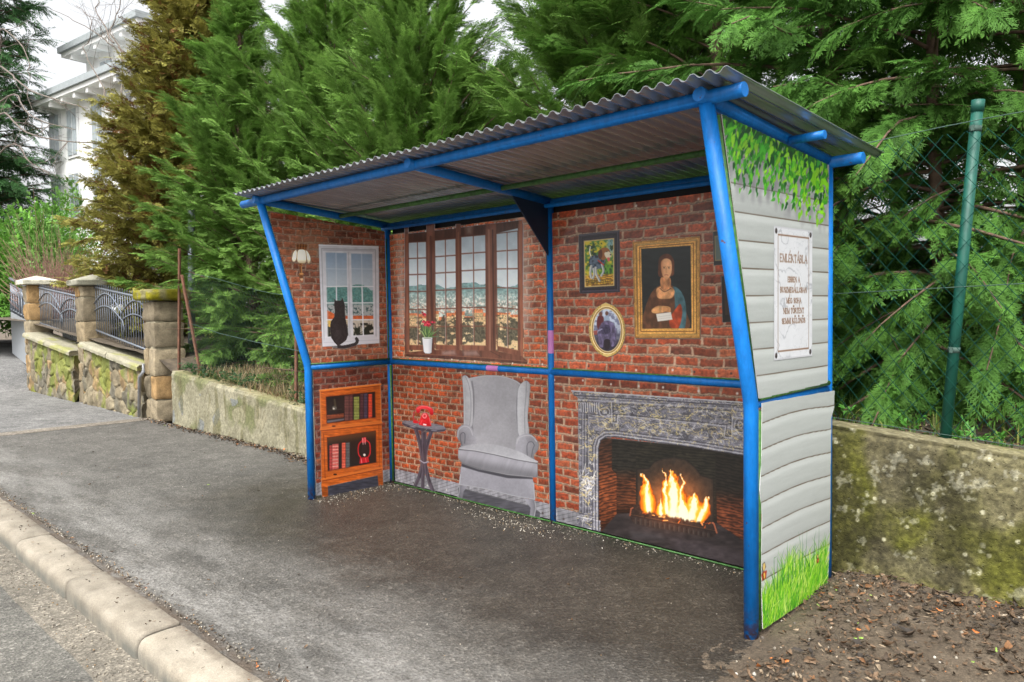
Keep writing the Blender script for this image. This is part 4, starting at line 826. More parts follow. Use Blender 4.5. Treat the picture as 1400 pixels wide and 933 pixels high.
    for s, y, wm in (('EBBEN A', .375, .34), ('BUSZMEGÁLLÓBAN', .455, .72), ('MÉG SOHA', .537, .42), ('NEM TÖRTÉNT', .615, .56), ('SEMMI KÜLÖNÖS', .692, .66)): text(s, .5, y, .036, wm)
    P.build('memorial_plaque', to, pn, M_PRINT_MATT, gain=.76)
side_upper()
def side_lower():
    TL, TR, BR, BL = (-D1+.040, H1+.005), (.010, H1-.006), (-.066, .052), (-D1+.046, .035)
    poly = [TL, (.010, H1-.006), (.006, H1-.10), (-.030, .95), (-.036, .66), (-.040, .3), BR, BL, (-D1+.030, .30), (-D1+.040, .58), (-D1+.018, .70), (-D1+.034, .86)]
    pn = panel([(XR, y, z) for y, z in poly], (-.004, 0, 0))
    P = Print(-.84, .02, .06, 1.12, .0034); f = inv(990, 530, 2.59, 0, XR)
    zL = [f([(130, y)])[0][1] for y in (127, 220, 315, 402, 502, 597)]; zR = [f([(362, y)])[0][1] for y in (72, 150, 232, 315, 396, 478)]
    zm = [(a+b)/2 for a, b in zip(zL, zR)]; pitch = (zm[0]-zm[-1])/5
    t = np.clip((P.X+.79)/.72, 0, 1); dl = np.mean([a-b for a, b in zip(zL, zR)])
    sag = .016*np.sin(np.pi*t)*ss(.0, .9, P.Y)+dl*(1-t)*.5-dl*.5*t
    P.C[:] = boards(P.X, (P.Y-zm[-1]-sag)/pitch, 221, P.Y)
    v = f; rg = np.random.default_rng(4)
    base = lambda x: 858-(x-135)*.667
    P.fill(v([(135, 858), (360, 708), (360, 640), (300, 640), (240, 690), (180, 720), (140, 790)]), lambda X, Y: mix((84, 150, 24), (44, 120, 28), fbm(X*60, Y*20, 230, 3)), soft=.03)
    for k in range(1700):
        x = rg.uniform(130, 362); hmax = 160+120*math.exp(-((x-235)/55)**2)+55*math.exp(-((x-345)/28)**2); b = base(x)-rg.uniform(0, 1)**1.5*hmax*.6
        h = rg.uniform(34, 80)*(1.15 if k % 9 == 0 else 1); lean = rg.normal(8, 15); c = [(150, 222, 44), (190, 240, 70), (96, 190, 34), (66, 160, 40), (220, 250, 130), (126, 208, 40)][rg.integers(0, 6)]
        P.line(v([(x, b), (x+lean*.4, b-h*.6), (x+lean, b-h)]), .0075, np.array(c)*rg.uniform(.8, 1.05), .95, taper=True)
    for x in (178, 190, 208, 228, 240, 252, 268, 276, 284, 318, 332): P.line(v([(x, base(x)-110), (x+rg.normal(0, 4), base(x)-170-rg.uniform(10, 60)), (x+rg.normal(0, 7), base(x)-rg.uniform(200, 262))]), .008, (62, 132, 62), .8, taper=True)
    for x, y, s in ((139, 655, 1.0), (330, 608, .5)):     # butterflies
        P.fill(v([(x, y), (x-4*s, y-30*s), (x+4*s, y-38*s), (x+9*s, y-20*s)]), (70, 58, 44)); P.ell(*v([(x+2*s, y-20*s)])[0], .012*s, .018*s, (226, 196, 120)); P.fill(v([(x-3*s, y-2*s), (x+12*s, y-8*s), (x+9*s, y+20*s), (x-4*s, y+30*s), (x-8*s, y+10*s)]), (176, 62, 40)); P.ell(*v([(x+2*s, y+12*s)])[0], .012*s, .015*s, (236, 190, 90)); P.line(v([(x-5*s, y-18*s), (x+1*s, y+26*s)]), .006, (36, 26, 24))
    P.keep(poly); P.build('weatherboard_print', SIDE(XR+.0008), pn, M_PRINT_MATT, gain=.74)
side_lower()
# ================================================================== GROUND
def grid_mesh(name, xs, ys, zf, mats, parent=None, smooth=True):
    X, Y = np.meshgrid(xs, ys); Z = zf(X, Y); ny, nx = X.shape; i = np.arange(nx*ny).reshape(ny, nx)
    F = np.stack([i[:-1, :-1], i[:-1, 1:], i[1:, 1:], i[1:, :-1]], -1).reshape(-1, 4)
    return link(name, np_mesh(name, np.stack([X, Y, Z], -1).reshape(-1, 3), F, smooth=smooth), parent, mats)
def struct(o): return tag(o, kind='structure')
M_EARTH = mat_flat('earth', (.11, .085, .06), .95, vary=.45, sc=3, bump=.6)
struct(grid_mesh('ground', np.linspace(-400, 400, 5), np.linspace(-400, 400, 5), lambda X, Y: X*0-.16, [M_EARTH]))

def asphalt(name, base, grain, wet=False, light=0.0, ct=.42):
    m, nt, b = new_mat(name); t = NT(nt); v = t.pos()
    f1 = t.noise(v, 75, 5, .75); vo = t.vor(v, 62, out='Color'); vo2 = t.vor(v, 150, out='Color'); big = t.noise(v, .9, 5, .6); mid = t.noise(v, 4.5, 8, .72)
    base = np.array(base)
    c = t.ramp(f1, [(.30, tuple(base*(1-grain))), (.5, tuple(base)), (.70, tuple(base*(1+grain*1.3)))])
    c = t.mixc(.9, c, t.ramp(vo, [(.0, .50), (.70, .98), (.93, 1.7)]), 'MULTIPLY'); c = t.mixc(.8, c, t.ramp(vo2, [(.0, .6), (.75, 1.0), (.97, 1.6)]), 'MULTIPLY')
    c = t.mixc(1.0, c, t.ramp(big, [(.3, .78), (.7, 1.2)]), 'MULTIPLY'); c = t.mixc(1.0, c, t.ramp(mid, [(.32, .66), (.5, .98), (.68, 1.28)]), 'MULTIPLY')
    rough = .78
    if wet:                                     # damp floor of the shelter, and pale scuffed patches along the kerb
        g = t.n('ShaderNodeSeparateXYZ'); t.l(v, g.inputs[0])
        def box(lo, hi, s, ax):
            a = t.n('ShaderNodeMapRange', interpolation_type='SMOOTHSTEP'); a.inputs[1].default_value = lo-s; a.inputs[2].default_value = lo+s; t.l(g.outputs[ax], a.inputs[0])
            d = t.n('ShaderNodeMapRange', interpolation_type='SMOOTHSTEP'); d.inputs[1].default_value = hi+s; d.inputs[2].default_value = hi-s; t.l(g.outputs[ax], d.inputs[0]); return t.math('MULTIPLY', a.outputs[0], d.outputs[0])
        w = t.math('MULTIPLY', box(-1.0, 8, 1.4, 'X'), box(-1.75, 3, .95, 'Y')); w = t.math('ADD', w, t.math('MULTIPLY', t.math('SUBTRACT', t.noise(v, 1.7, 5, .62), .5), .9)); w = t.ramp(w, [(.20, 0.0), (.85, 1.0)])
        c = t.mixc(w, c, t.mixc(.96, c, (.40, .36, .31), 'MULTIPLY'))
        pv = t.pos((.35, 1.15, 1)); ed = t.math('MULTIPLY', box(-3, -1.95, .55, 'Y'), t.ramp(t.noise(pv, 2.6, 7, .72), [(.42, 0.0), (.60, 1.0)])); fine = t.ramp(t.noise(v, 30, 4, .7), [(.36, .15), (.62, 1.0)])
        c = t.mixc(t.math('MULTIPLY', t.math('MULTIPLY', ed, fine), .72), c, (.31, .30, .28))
        edge = t.math('MULTIPLY', box(-3, -2.575, .03, 'Y'), t.ramp(t.noise(v, 9, 4), [(.35, .3), (.6, 1.0)])); c = t.mixc(edge, c, (.085, .065, .048))
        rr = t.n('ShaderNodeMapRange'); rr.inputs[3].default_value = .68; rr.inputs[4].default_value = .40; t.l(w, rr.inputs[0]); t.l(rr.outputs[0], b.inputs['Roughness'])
    else: b.inputs['Roughness'].default_value = rough
    t.l(c, b.inputs['Base Color']); b.inputs['Specular IOR Level'].default_value = .4
    t.bump(t.math('ADD', f1, t.vor(v, 62)), .8, .008, b); return m
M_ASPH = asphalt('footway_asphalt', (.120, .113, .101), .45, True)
M_ROAD = asphalt('road_asphalt', (.150, .143, .125), .5)
M_DRIVE = asphalt('worn_asphalt', (.19, .187, .18), .3)
M_CONC = asphalt('concrete_band', (.23, .20, .16), .25)
struct(grid_mesh('road', np.linspace(-80, 60, 8), [-16, -9, -2.85], lambda X, Y: X*0-.12, [M_ROAD]))
def gutter():
    m = asphalt('gutter_dust', (.20, .178, .142), .3); xs = np.linspace(-40, 20, 400); ys = np.linspace(-3.12, -2.84, 8)
    struct(grid_mesh('gutter', xs, ys, lambda X, Y: -.1175+.004*np.maximum(0, (Y+2.93)/.09)-.006*ss(-2.98-.10*fbm(X*1.3+60, X*0, 3), -3.10, Y)*1.0, [m]))
gutter()
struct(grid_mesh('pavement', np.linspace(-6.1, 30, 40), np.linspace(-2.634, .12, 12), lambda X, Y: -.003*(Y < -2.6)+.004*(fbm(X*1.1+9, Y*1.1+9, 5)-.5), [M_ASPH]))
def drive_z(X, Y): return np.clip((-13.0-X)*.2, 0, .5)*ss(-2.4, -.2, Y)
struct(grid_mesh('driveway', np.linspace(-60, -6.42, 160), np.linspace(-2.634, 3.0, 24), drive_z, [M_DRIVE]))
struct(grid_mesh('concrete_strip', np.linspace(-6.42, -6.1, 3), np.linspace(-2.634, .12, 10), lambda X, Y: X*0+.003, [M_CONC]))
def kerb():
    m, nt, b = new_mat('kerb_concrete'); t = NT(nt); v = t.pos(); g = t.n('ShaderNodeSeparateXYZ'); t.l(v, g.inputs[0])
    c = t.ramp(t.noise(v, 5, 7, .68), [(.3, (.215, .185, .140)), (.7, (.36, .32, .255))])
    c = t.mixc(1.0, c, t.ramp(t.noise(v, 150, 3), [(.3, .8), (.7, 1.18)]), 'MULTIPLY')
    wn = t.n('ShaderNodeTexWhiteNoise', noise_dimensions='1D'); t.l(t.math('FLOOR', t.math('DIVIDE', t.math('ADD', g.outputs['X'], .505+116.5), 1.165)), wn.inputs['W']); c = t.mixc(1.0, c, t.ramp(wn.outputs['Value'], [(.0, .80), (1.0, 1.14)]), 'MULTIPLY'); c = t.mixc(1.0, c, t.ramp(t.noise(v, 2.2, 6, .7), [(.35, .78), (.6, 1.08)]), 'MULTIPLY')
    lo = t.n('ShaderNodeMapRange'); lo.inputs[1].default_value = -.035; lo.inputs[2].default_value = -.085; t.l(g.outputs['Z'], lo.inputs[0])
    grime = t.math('MULTIPLY', lo.outputs[0], t.ramp(t.noise(t.pos((1.2, 1, .5)), 7, 5, .65), [(.34, .25), (.58, .9)])); c = t.mixc(grime, c, (.105, .105, .09))
    inn = t.n('ShaderNodeMapRange'); inn.inputs[1].default_value = -2.70; inn.inputs[2].default_value = -2.63; t.l(g.outputs['Y'], inn.inputs[0])
    dirt = t.math('MULTIPLY', inn.outputs[0], t.ramp(t.noise(v, 11, 6, .7), [(.45, 0.0), (.62, .9)])); c = t.mixc(dirt, c, (.12, .09, .065)); fr = t.math('FRACT', t.math('DIVIDE', t.math('ADD', g.outputs['X'], .505+116.5), 1.165)); dj = t.math('MINIMUM', fr, t.math('SUBTRACT', 1.0, fr)); c = t.mixc(t.ramp(t.math('ADD', dj, t.math('MULTIPLY', t.noise(v, 30, 4), .012)), [(.010, .92), (.022, 0.0)]), c, (.06, .05, .04)); t.l(c, b.inputs['Base Color']); b.inputs['Roughness'].default_value = .85
    t.bump(t.noise(v, 60, 6, .7), .5, .006, b)
    prof = [(-2.853, -.16), (-2.850, -.05), (-2.845, -.028), (-2.832, -.010), (-2.812, -.001), (-2.78, .004), (-2.70, .006), (-2.640, .004), (-2.628, -.004), (-2.628, -.16)]
    V = []; F = []; rg = np.random.default_rng(2)
    for k in range(-40, 24):
        a = -.505+1.165*k+.005; e = a+1.165-.016; xs = [a, a+.008, a+.02]+list(np.linspace(a+.1, e-.1, 9))+[e-.02, e-.008, e]; dz = rg.normal(0, .005); dy = rg.normal(0, .007); o = len(V)
        for i, x in enumerate(xs):
            s = .018 if i in (0, len(xs)-1) else .004 if i in (1, len(xs)-2) else 0
            for y, z in prof:
                yy = y+dy+(s if y < -2.7 else -s)*.8; V.append((x, yy+.004*float(vnoise(np.array(x*6+90), np.array(z*30+9.), 4)-.5), z+dz-s*.8*(z > -.1)+.011*float(vnoise(np.array(x*6+90), np.array(y*22+90), 5)-.5)*(z > -.06)))
        n = len(prof)
        for i in range(len(xs)-1):
            for j in range(n-1): F.append((o+i*n+j, o+(i+1)*n+j, o+(i+1)*n+j+1, o+i*n+j+1))
        F.append(None); F.pop()
        for i in (0, len(xs)-1):
            for j in range(1, n//2): F.append((o+i*n+j-1, o+i*n+j, o+i*n+n-1-j, o+i*n+n-j))
    o = link('kerb', np_mesh('kerb', V, F, smooth=True), None, [m]); md = o.modifiers.new('es', 'EDGE_SPLIT'); md.split_angle = R(45); struct(o)
kerb()
GX = [-60, -14, -9, -6.0, -5.3, -1.6, 0.5, 2.0, 3.9, 5.0, 9, 40]; GZ = [1.6, 1.5, 1.15, .95, .70, .44, .48, .74, .84, .80, .7, .7]
def garden_z(X, Y): return np.interp(X, GX, GZ)+.05*(fbm(X*1.3+99, Y*1.3+9, 6)-.5)-.03+.02*np.clip(Y-.3, 0, 12)
xs = np.r_[np.linspace(-60, -12, 30), np.linspace(-11.5, 9, 130), np.linspace(10, 40, 20)]; ys = np.r_[np.linspace(.16, 3, 28), np.linspace(3.3, 30, 30)]
struct(grid_mesh('garden_ground', xs, ys, garden_z, [mat_flat('garden_litter', (.085, .066, .045), .95, vary=.55, sc=9, bump=.8)]))
def soil_z(X, Y):
    s = ss(3.93, 4.25, X+.10*(fbm(X*3, Y*3, 7)-.5)+.18*(Y+.8))*.06+ss(-.9, .08, Y)*.05*ss(3.92, 4.1, X); far = ss(-2.1, -1.25, Y+.35*(fbm(X*2.4, Y*2.4, 9)-.5)+.9*(X-4.38))
    return -.012+(s+.012)*far+.022*(fbm(X*9, Y*9, 8, 4)-.5)*far+.014*(fbm(X*40, Y*40, 18, 3)-.5)*ss(.0, .3, far)+.05*(fbm(X*11, Y*11, 19, 4)-.62)*ss(1.0, .4, far)*ss(.0, .3, far)
def soil():
    m, nt, b = new_mat('damp_soil'); t = NT(nt); v = t.pos(); c = t.ramp(t.noise(v, 7, 6, .7), [(.3, (.046, .033, .021)), (.55, (.090, .067, .044)), (.75, (.135, .106, .074))])
    c = t.mixc(1.0, c, t.ramp(t.noise(v, 85, 3, .7), [(.3, .55), (.7, 1.5)]), 'MULTIPLY'); t.l(c, b.inputs['Base Color']); b.inputs['Roughness'].default_value = .85; t.bump(t.noise(v, 55, 5, .7), .8, .012, b)
    struct(grid_mesh('soil', np.linspace(3.9, 8, 240), np.linspace(-2.0, .11, 120), soil_z, [m]))
soil()

# ================================================================== WALLS
def wall_skin(name, x0, x1, top, yf, th, step, colf, dispf, parent=None, z0=-.06):
    """a solid wall: front face, rounded arris, top and back in one skin; colf/dispf take (x, developed height)"""
    nx = int((x1-x0)/step)+1; xs = np.linspace(x0, x1, nx); H = max(top(x0), top(x1))-z0; nv = int(H/step)+1; nt_ = max(5, int(th/step/1.5))
    X = []; Yd = []; P = []
    s = np.r_[np.linspace(0, 1, nv), 1+np.linspace(0, 1, nt_)[1:], 2+np.linspace(0, 1, 3)[1:]]
    Xg, S = np.meshgrid(xs, s); T = np.vectorize(top)(Xg); Z = np.where(S <= 1, z0+(T-z0)*S, np.where(S <= 2, T, T-(T-z0)*(S-2))); Y = np.where(S <= 1, yf, np.where(S <= 2, yf+th*(S-1), yf+th))
    D = dispf(Xg, Z, Y)
    rnd = .018*np.exp(-((S-1)/(.02/max(.3, H)))**2*.5)
    Y = Y-np.where(S <= 1, D, 0)+np.where(S <= 1, rnd, 0); Z = Z+np.where((S > 1) & (S <= 2), D*.6, 0)-np.where(S <= 1.0001, rnd*.8*(S > .9), 0)
    C = colf(Xg, Z, Y); ny = len(s); i = np.arange(nx*ny).reshape(ny, nx); F = np.stack([i[:-1, :-1], i[:-1, 1:], i[1:, 1:], i[1:, :-1]], -1).reshape(-1, 4)
    V = np.stack([Xg, Y, Z], -1).reshape(-1, 3)
    # close the two ends
    e0 = i[:, 0]; e1 = i[:, -1]; V = np.r_[V, [[x0, yf+th/2, (z0+top(x0))/2]], [[x1, yf+th/2, (z0+top(x1))/2]]]; C = np.r_[C.reshape(-1, 3), [C[nv//2, 0]], [C[nv//2, -1]]]
    k = nx*ny; E = [(k, e0[j+1], e0[j], e0[j]) for j in range(ny-1)]+[(k+1, e1[j], e1[j+1], e1[j+1]) for j in range(ny-1)]
    bm_me = bpy.data.meshes.new(name)
    F3 = np.r_[F[:, [0, 1, 2]], F[:, [0, 2, 3]], np.array([(a, b, c) for a, b, c, d in E])]
    me = np_mesh(name, V, F3, lin(C), smooth=True); bpy.data.meshes.remove(bm_me)
    return link(name, me, parent, [M_WALLPAINT])
def worley(X, Y, seed, jit=.9):
    xi = np.floor(X).astype(int); yi = np.floor(Y).astype(int); d1 = np.full(X.shape, 9.); d2 = d1.copy(); idx = np.zeros(X.shape); 
    for a in (-1, 0, 1):
        for b in (-1, 0, 1):
            cx, cy = xi+a, yi+b; px = cx+.5+jit*(hsh(cx+200, cy+200, seed)-.5); py = cy+.5+jit*(hsh(cx+200, cy+200, seed+1)-.5); d = np.hypot(X-px, Y-py); h = hsh(cx+200, cy+200, seed+2)
            n = d < d1; d2 = np.where(n, d1, np.minimum(d2, d)); idx = np.where(n, h, idx); d1 = np.where(n, d, d1)
    return d1, d2, idx
# right: concrete retaining wall
def conc_top(x): return .89-.065*(x-3.93) if x < 9 else .6
def conc_col(X, Z, Y):
    Yo = np.maximum(0, Y-YW-.02); X = X+Yo*.7; Z0 = Z; Z = Z+Yo*1.7
    n = fbm(X*3, Z*3, 301, 5); n2 = fbm(X*11, Z*11, 302, 5); f = fbm(X*60, Z*60, 303, 3); top = .89-.065*(X-3.93); st = fbm(X*7, Z*1.1, 304, 4)
    c = mix((96, 90, 64), (122, 116, 90), n2); c = mix(c, (132, 126, 92), ss(.45, .62, n)*.5)
    moss = ss(.42, .6, fbm(X*2.2+7, Z*2.6, 305, 5)+.22*ss(.55, .1, np.abs(X-4.02)/.4)-.06); c = mix(c, (96, 98, 34), moss*.85); c = mix(c, (60, 60, 26), ss(.50, .70, fbm(X*5, Z*5, 306, 5)+.12*moss)*.5)
    c = mix(c, (50, 46, 32), ss(.46, .70, st)*ss(.0, .25, top-Z0)*.45); c = mix(c, (70, 66, 52), ss(.5, .75, 1-n)*.4)
    lich = ss(.66, .72, .75*fbm(X*16, Z*16, 307, 4)+.25*fbm(X*70, Z*70, 309, 3)+.035+.10*np.exp(-((X-4.35)/.22)**2-((Z-.70)/.1)**2)+.06*np.exp(-((X-4.75)/.15)**2-((Z-.62)/.12)**2)); c = mix(c, (186, 184, 166), lich*.5)
    d1, d2, ix = worley(X*24, Z*24, 308); c = mix(c, (206, 202, 176), (ix > .90)*ss(.30, .2, d1)*ss(.30, .5, n2)*.7); c = mix(c, (120, 118, 70), (ix > .93)*ss(.12, .06, d1)*.7)
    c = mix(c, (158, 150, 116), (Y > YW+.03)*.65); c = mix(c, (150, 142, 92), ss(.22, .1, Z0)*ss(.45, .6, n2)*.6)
    return c*(.60+.72*f)[..., None]*.92
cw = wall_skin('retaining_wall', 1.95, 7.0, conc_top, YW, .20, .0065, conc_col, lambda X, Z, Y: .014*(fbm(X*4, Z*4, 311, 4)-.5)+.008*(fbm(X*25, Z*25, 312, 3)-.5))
def pitted():
    m, nt, b = new_mat('pitted_concrete'); t = NT(nt); v = t.pos(); c = t.mixc(1.0, t.attr(), t.ramp(t.noise(v, 110, 5, .75), [(.30, .72), (.5, 1.0), (.72, 1.25)]), 'MULTIPLY')
    pit = t.ramp(t.vor(v, 46), [(.10, .35), (.22, 1.0)]); c = t.mixc(t.ramp(t.noise(v, 6, 4), [(.45, 0.0), (.6, 1.0)]), c, t.mixc(1.0, c, pit, 'MULTIPLY')); t.l(c, b.inputs['Base Color']); b.inputs['Roughness'].default_value = .88; b.inputs['Specular IOR Level'].default_value = .2
    t.bump(t.math('ADD', t.noise(v, 70, 6, .75), pit), .8, .01, b); return m
cw.data.materials[0] = pitted()
tag(cw, 'mossy concrete retaining wall with lichen spots, right of and behind the shelter', 'retaining wall')
# left: low rendered wall with stone showing through
def low_top(x): return max(.42, .505-.068*(x+1.64))
def low_col(X, Z, Y):
    n = fbm(X*4, Z*4, 321, 5); f = fbm(X*40, Z*40, 322, 3); d1, d2, ix = worley(X*5.2+.3*fbm(X*3, Z*3, 2), Z*4.6, 323)
    c = mix((112, 108, 88), (152, 147, 126), n); c = mix(c, (94, 98, 62), ss(.45, .64, fbm(X*2.6, Z*3, 324, 5))*.7); stone = (ix > .80)*ss(.09, .16, d2-d1)*(Z < .5)*(Y < YW+.02)
    c = mix(c, np.where((ix > .9)[..., None], (112, 116, 118), (136, 130, 108)), stone*.75); c = mix(c, (84, 78, 58), (ix > .72)*ss(.05, .0, np.abs(d2-d1-.1))*.5*(Y < YW+.02)); c = mix(c, (92, 88, 62), ss(.6, .74, fbm(X*9, Z*2.2, 325, 4))*.6)
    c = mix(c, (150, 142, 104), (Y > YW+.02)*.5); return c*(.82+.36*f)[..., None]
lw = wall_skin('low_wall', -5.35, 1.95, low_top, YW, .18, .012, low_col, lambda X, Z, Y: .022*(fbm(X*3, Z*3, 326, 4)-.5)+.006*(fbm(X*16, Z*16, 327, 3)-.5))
tag(lw, 'low pale rendered wall with stones showing through, between the stone pillar and the shelter', 'wall')
# rubble walls with copings between the pillars
def rub_col(X, Z, Y):
    d1, d2, ix = worley(X*3.9+.45*fbm(X*4, Z*4, 2), Z*4.1+.45*fbm(X*4+7, Z*4, 3), 331); n = fbm(X*9, Z*9, 332, 5); e = d2-d1; pal = np.array([(124, 114, 94), (140, 118, 86), (112, 107, 94), (130, 119, 97), (100, 95, 82), (134, 124, 102)])
    c = pal[np.clip((ix*6).astype(int), 0, 5)]; c = c*(.60+.7*n)[..., None]; c = mix(c, (128, 120, 100), ss(.09, .03, e)*.75); c = mix(c, (108, 120, 44), ss(.54, .66, fbm(X*2.5, Z*1.6, 333, 4)+.1*ss(.5, .9, Z))*.65); c = mix(c, (84, 78, 60), ss(.02, .0, e)*.4)
    return c
def rub_disp(X, Z, Y):
    d1, d2, ix = worley(X*3.9+.45*fbm(X*4, Z*4, 2), Z*4.1+.45*fbm(X*4+7, Z*4, 3), 331); return .034*ss(.02, .16, d2-d1)*(.4+ix)+.05*(fbm(X*7, Z*7, 335, 4)-.5)-.03
def coping_col(X, Z, Y): n = fbm(X*5, Y*14, 341, 5); c = mix((128, 124, 106), (158, 153, 134), n); return mix(c, (134, 136, 70), ss(.55, .7, fbm(X*2, Z*9+Y*6, 342, 4))*.6)
def rubble(x0, x1, za, zb, label, yf):
    t = thing('stone_wall', ((x0+x1)/2, YW, 0), label, 'stone wall'); top = lambda x: za+(zb-za)*(x-x0)/(x1-x0)
    wall_skin('rubble_face', x0, x1, lambda x: top(x)-.085, yf, .36, .02, rub_col, rub_disp, t)
    n = 2; ed = np.linspace(x0, x1, n+1)
    for a, b in zip(ed[:-1], ed[1:]):
        g = wall_skin('coping', a+.006, b-.006, lambda x: top(x), yf-.06, .50, .02, coping_col, lambda X, Z, Y: .012*(fbm(X*8, Z*8+Y*5, 343, 3)-.5), t, z0=min(top(x0), top(x1))-.2)
        me = g.data
        for v in me.vertices:                   # a slab, not a wall: its underside follows the slope
            if v.co.z < top(v.co.x)-.088: v.co.z = top(v.co.x)-.088
rubble(-12.85, -9.62, 1.215, .925, 'mossy rubble stone wall with slab coping, left of the middle stone pillar', .02)
rubble(-9.23, -6.37, 1.095, .80, 'rubble stone wall with slab coping, between the middle pillar and the moss-capped pillar', .06)
def rock_box(c, d, amp, col, n=9, seed=0, round_=.035):
    V = []; F = []; C = []; g = np.linspace(-1, 1, n)
    for ax in range(3):
        for sg in (-1, 1):
            A, B = np.meshgrid(g, g); U = [None]*3; U[ax] = np.full_like(A, sg); U[(ax+1) % 3] = A; U[(ax+2) % 3] = B*sg; p = np.stack(U, -1).reshape(-1, 3)
            h = np.array(d)/2; q = p*h; inner = np.clip(q, -(h-round_), h-round_); dv = q-inner; L = np.linalg.norm(dv, axis=1, keepdims=True); q = inner+dv/np.maximum(L, 1e-9)*np.minimum(L, round_)
            w = q+np.array(c); nz = fbm((w[:, 0]+w[:, 1]*.7)*7+seed, (w[:, 2]+w[:, 1]*.6)*7, 351, 4)-.5; nn = q/np.maximum(np.linalg.norm(q/h, axis=1, keepdims=True), 1e-6)/h.max(); q = q+nn*(nz*amp*2)[:, None]
            o = sum(len(v) for v in V); i = np.arange(n*n).reshape(n, n)+o; V.append(q+np.array(c)); F.append(np.stack([i[:-1, :-1], i[:-1, 1:], i[1:, 1:], i[1:, :-1]], -1).reshape(-1, 4))
            n2 = fbm((w[:, 0]+w[:, 1])*14+seed, w[:, 2]*14, 352, 4); C.append(np.array(col)*(.68+.6*n2)[:, None])
    return np.concatenate(V), np.concatenate(F), np.concatenate(C)
def merge(name, parts, parent, mats, smooth=True):
    o = 0; V = []; F = []; C = []
    for v, f, c in parts: V.append(v); F.append(f+o); C.append(c); o += len(v)
    return link(name, np_mesh(name, np.concatenate(V), np.concatenate(F), lin(np.concatenate(C)), smooth), parent, mats)
def pillar(x, ztop, cap, label, cl, seed):
    t = thing('stone_pillar', (x+.225, YW+.225, 0), label, 'stone pillar', 'stone pillars of the garden wall'); rg = np.random.default_rng(seed); z = -.05; parts = []; pal = [(132, 118, 94), (150, 122, 84), (116, 106, 88), (140, 128, 106)]
    while z < ztop-.06:
        h = min(rg.uniform(.34, .44), ztop-z); h = h if ztop-z-h > .2 else ztop-z; k = rg.uniform(.4, .6)
        if rg.random() < .6: sp = .45*k; parts.append(rock_box((x+sp/2, YW+.225, z+h/2), (sp-.012, .45, h-.014), .035, pal[rg.integers(0, 4)], seed=seed)); parts.append(rock_box((x+sp+(.45-sp)/2, YW+.225, z+h/2), (.45-sp-.012, .45, h-.014), .035, pal[rg.integers(0, 4)], seed=seed+3))
        else: parts.append(rock_box((x+.225, YW+.225, z+h/2), (.45, .45, h-.014), .035, pal[rg.integers(0, 4)], seed=seed))
        z += h
    parts.append(rock_box((x+.225, YW+.225, ztop/2), (.40, .40, ztop-.01), .0, (140, 132, 112)))
    merge('shaft', parts, t, [M_WALLPAINT])
    if cap == 'moss': pr = [rock_box((x+.225, YW+.225, ztop+.085), (.66, .66, .17), .05, cl, 15, seed, .07)]; v, f, c = pr[0]; mo = ss(.40, .55, fbm(v[:, 0]*7+v[:, 1]*5, v[:, 1]*7+v[:, 2]*4, 361, 4)); pr = [(v, f, mix(np.broadcast_to((120, 114, 78), c.shape), c, mo))]
    else:
        v, f, c = rock_box((x+.225, YW+.225, ztop+.05), (.66, .66, .10), .012, cl, 13, seed, .02); r_ = np.maximum(np.abs(v[:, 0]-x-.225), np.abs(v[:, 1]-YW-.225))/.33; v[:, 2] += (v[:, 2] > ztop+.06)*(1-r_)*.10; pr = [(v, f, c)]
    merge('cap', pr, t, [M_WALLPAINT])
pillar(-6.39, 1.755, 'moss', 'sandstone block pillar under a thick cap covered in yellow moss, nearest the shelter', (128, 122, 30), 3)
pillar(-9.66, 2.08, 'slab', 'sandstone block pillar with grey slab cap half hidden by the olive thuja', (150, 148, 132), 5)
pillar(-13.30, 2.21, 'slab', 'sandstone block pillar with pale pyramid cap at the driveway gate', (192, 188, 170), 8)

def iron_panel(x0, x1, top, bot, label):
    t = thing('iron_fence', ((x0+x1)/2, .3, bot((x0+x1)/2)), label, 'iron fence'); y = .30; n = int((x1-x0)/.115); w = x1-x0
    m = MB(); m.tube([(x0, y, top(x0)), (x1, y, top(x1))], .018, 6); m.tube([(x0, y, bot(x0)), (x1, y, bot(x1))], .018, 6); m.build('rail', [M_IRON], t)
    arch = lambda s, hi: .50+.42*hi*math.sin(math.pi*min(1, max(0, ((s*2) % 1)*.86+.10)))
    m = MB()
    for hi in (1.0, .62): m.tube([(x0+w*s, y-.012, bot(x0+w*s)+(top(x0+w*s)-bot(x0+w*s))*(arch(s, hi)-(0 if hi == 1 else .12))) for s in np.linspace(0, 1, 40)], .012, 5)
    for sx in (-1, 1): m.tube([(x0+w*.5, y-.012, bot(x0+w*.5)+.05), (x0+w*.5+sx*.06, y-.012, bot(x0+w*.5)+.2), (x0+w*.5, y-.012, bot(x0+w*.5)+.36)], .009, 5)
    m.build('scrollwork', [M_IRON], t); m = MB()
    for k in range(n+1):
        x = x0+w*(k+.5)/(n+1); m.tube([(x, y, bot(x)-.06), (x, y, top(x)+.03)], .008, 5); m.tube([(x, y, top(x)+.03), (x, y, top(x)+.085)], .012, 5, r1=.001)
    tag(m.build('pickets', [M_IRON], t))
iron_panel(-12.84, -9.66, lambda x: 2.124-.0916*(x+12.56), lambda x: 1.389-.094*(x+12.68), 'grey wrought iron fence with arched scrolls between the pale pyramid cap and the middle pillar')
iron_panel(-9.21, -6.39, lambda x: 1.82-.10*(x+6.97), lambda x: 1.272-.118*(x+9.076), 'grey wrought iron fence with arched scrolls beside the moss-capped pillar')
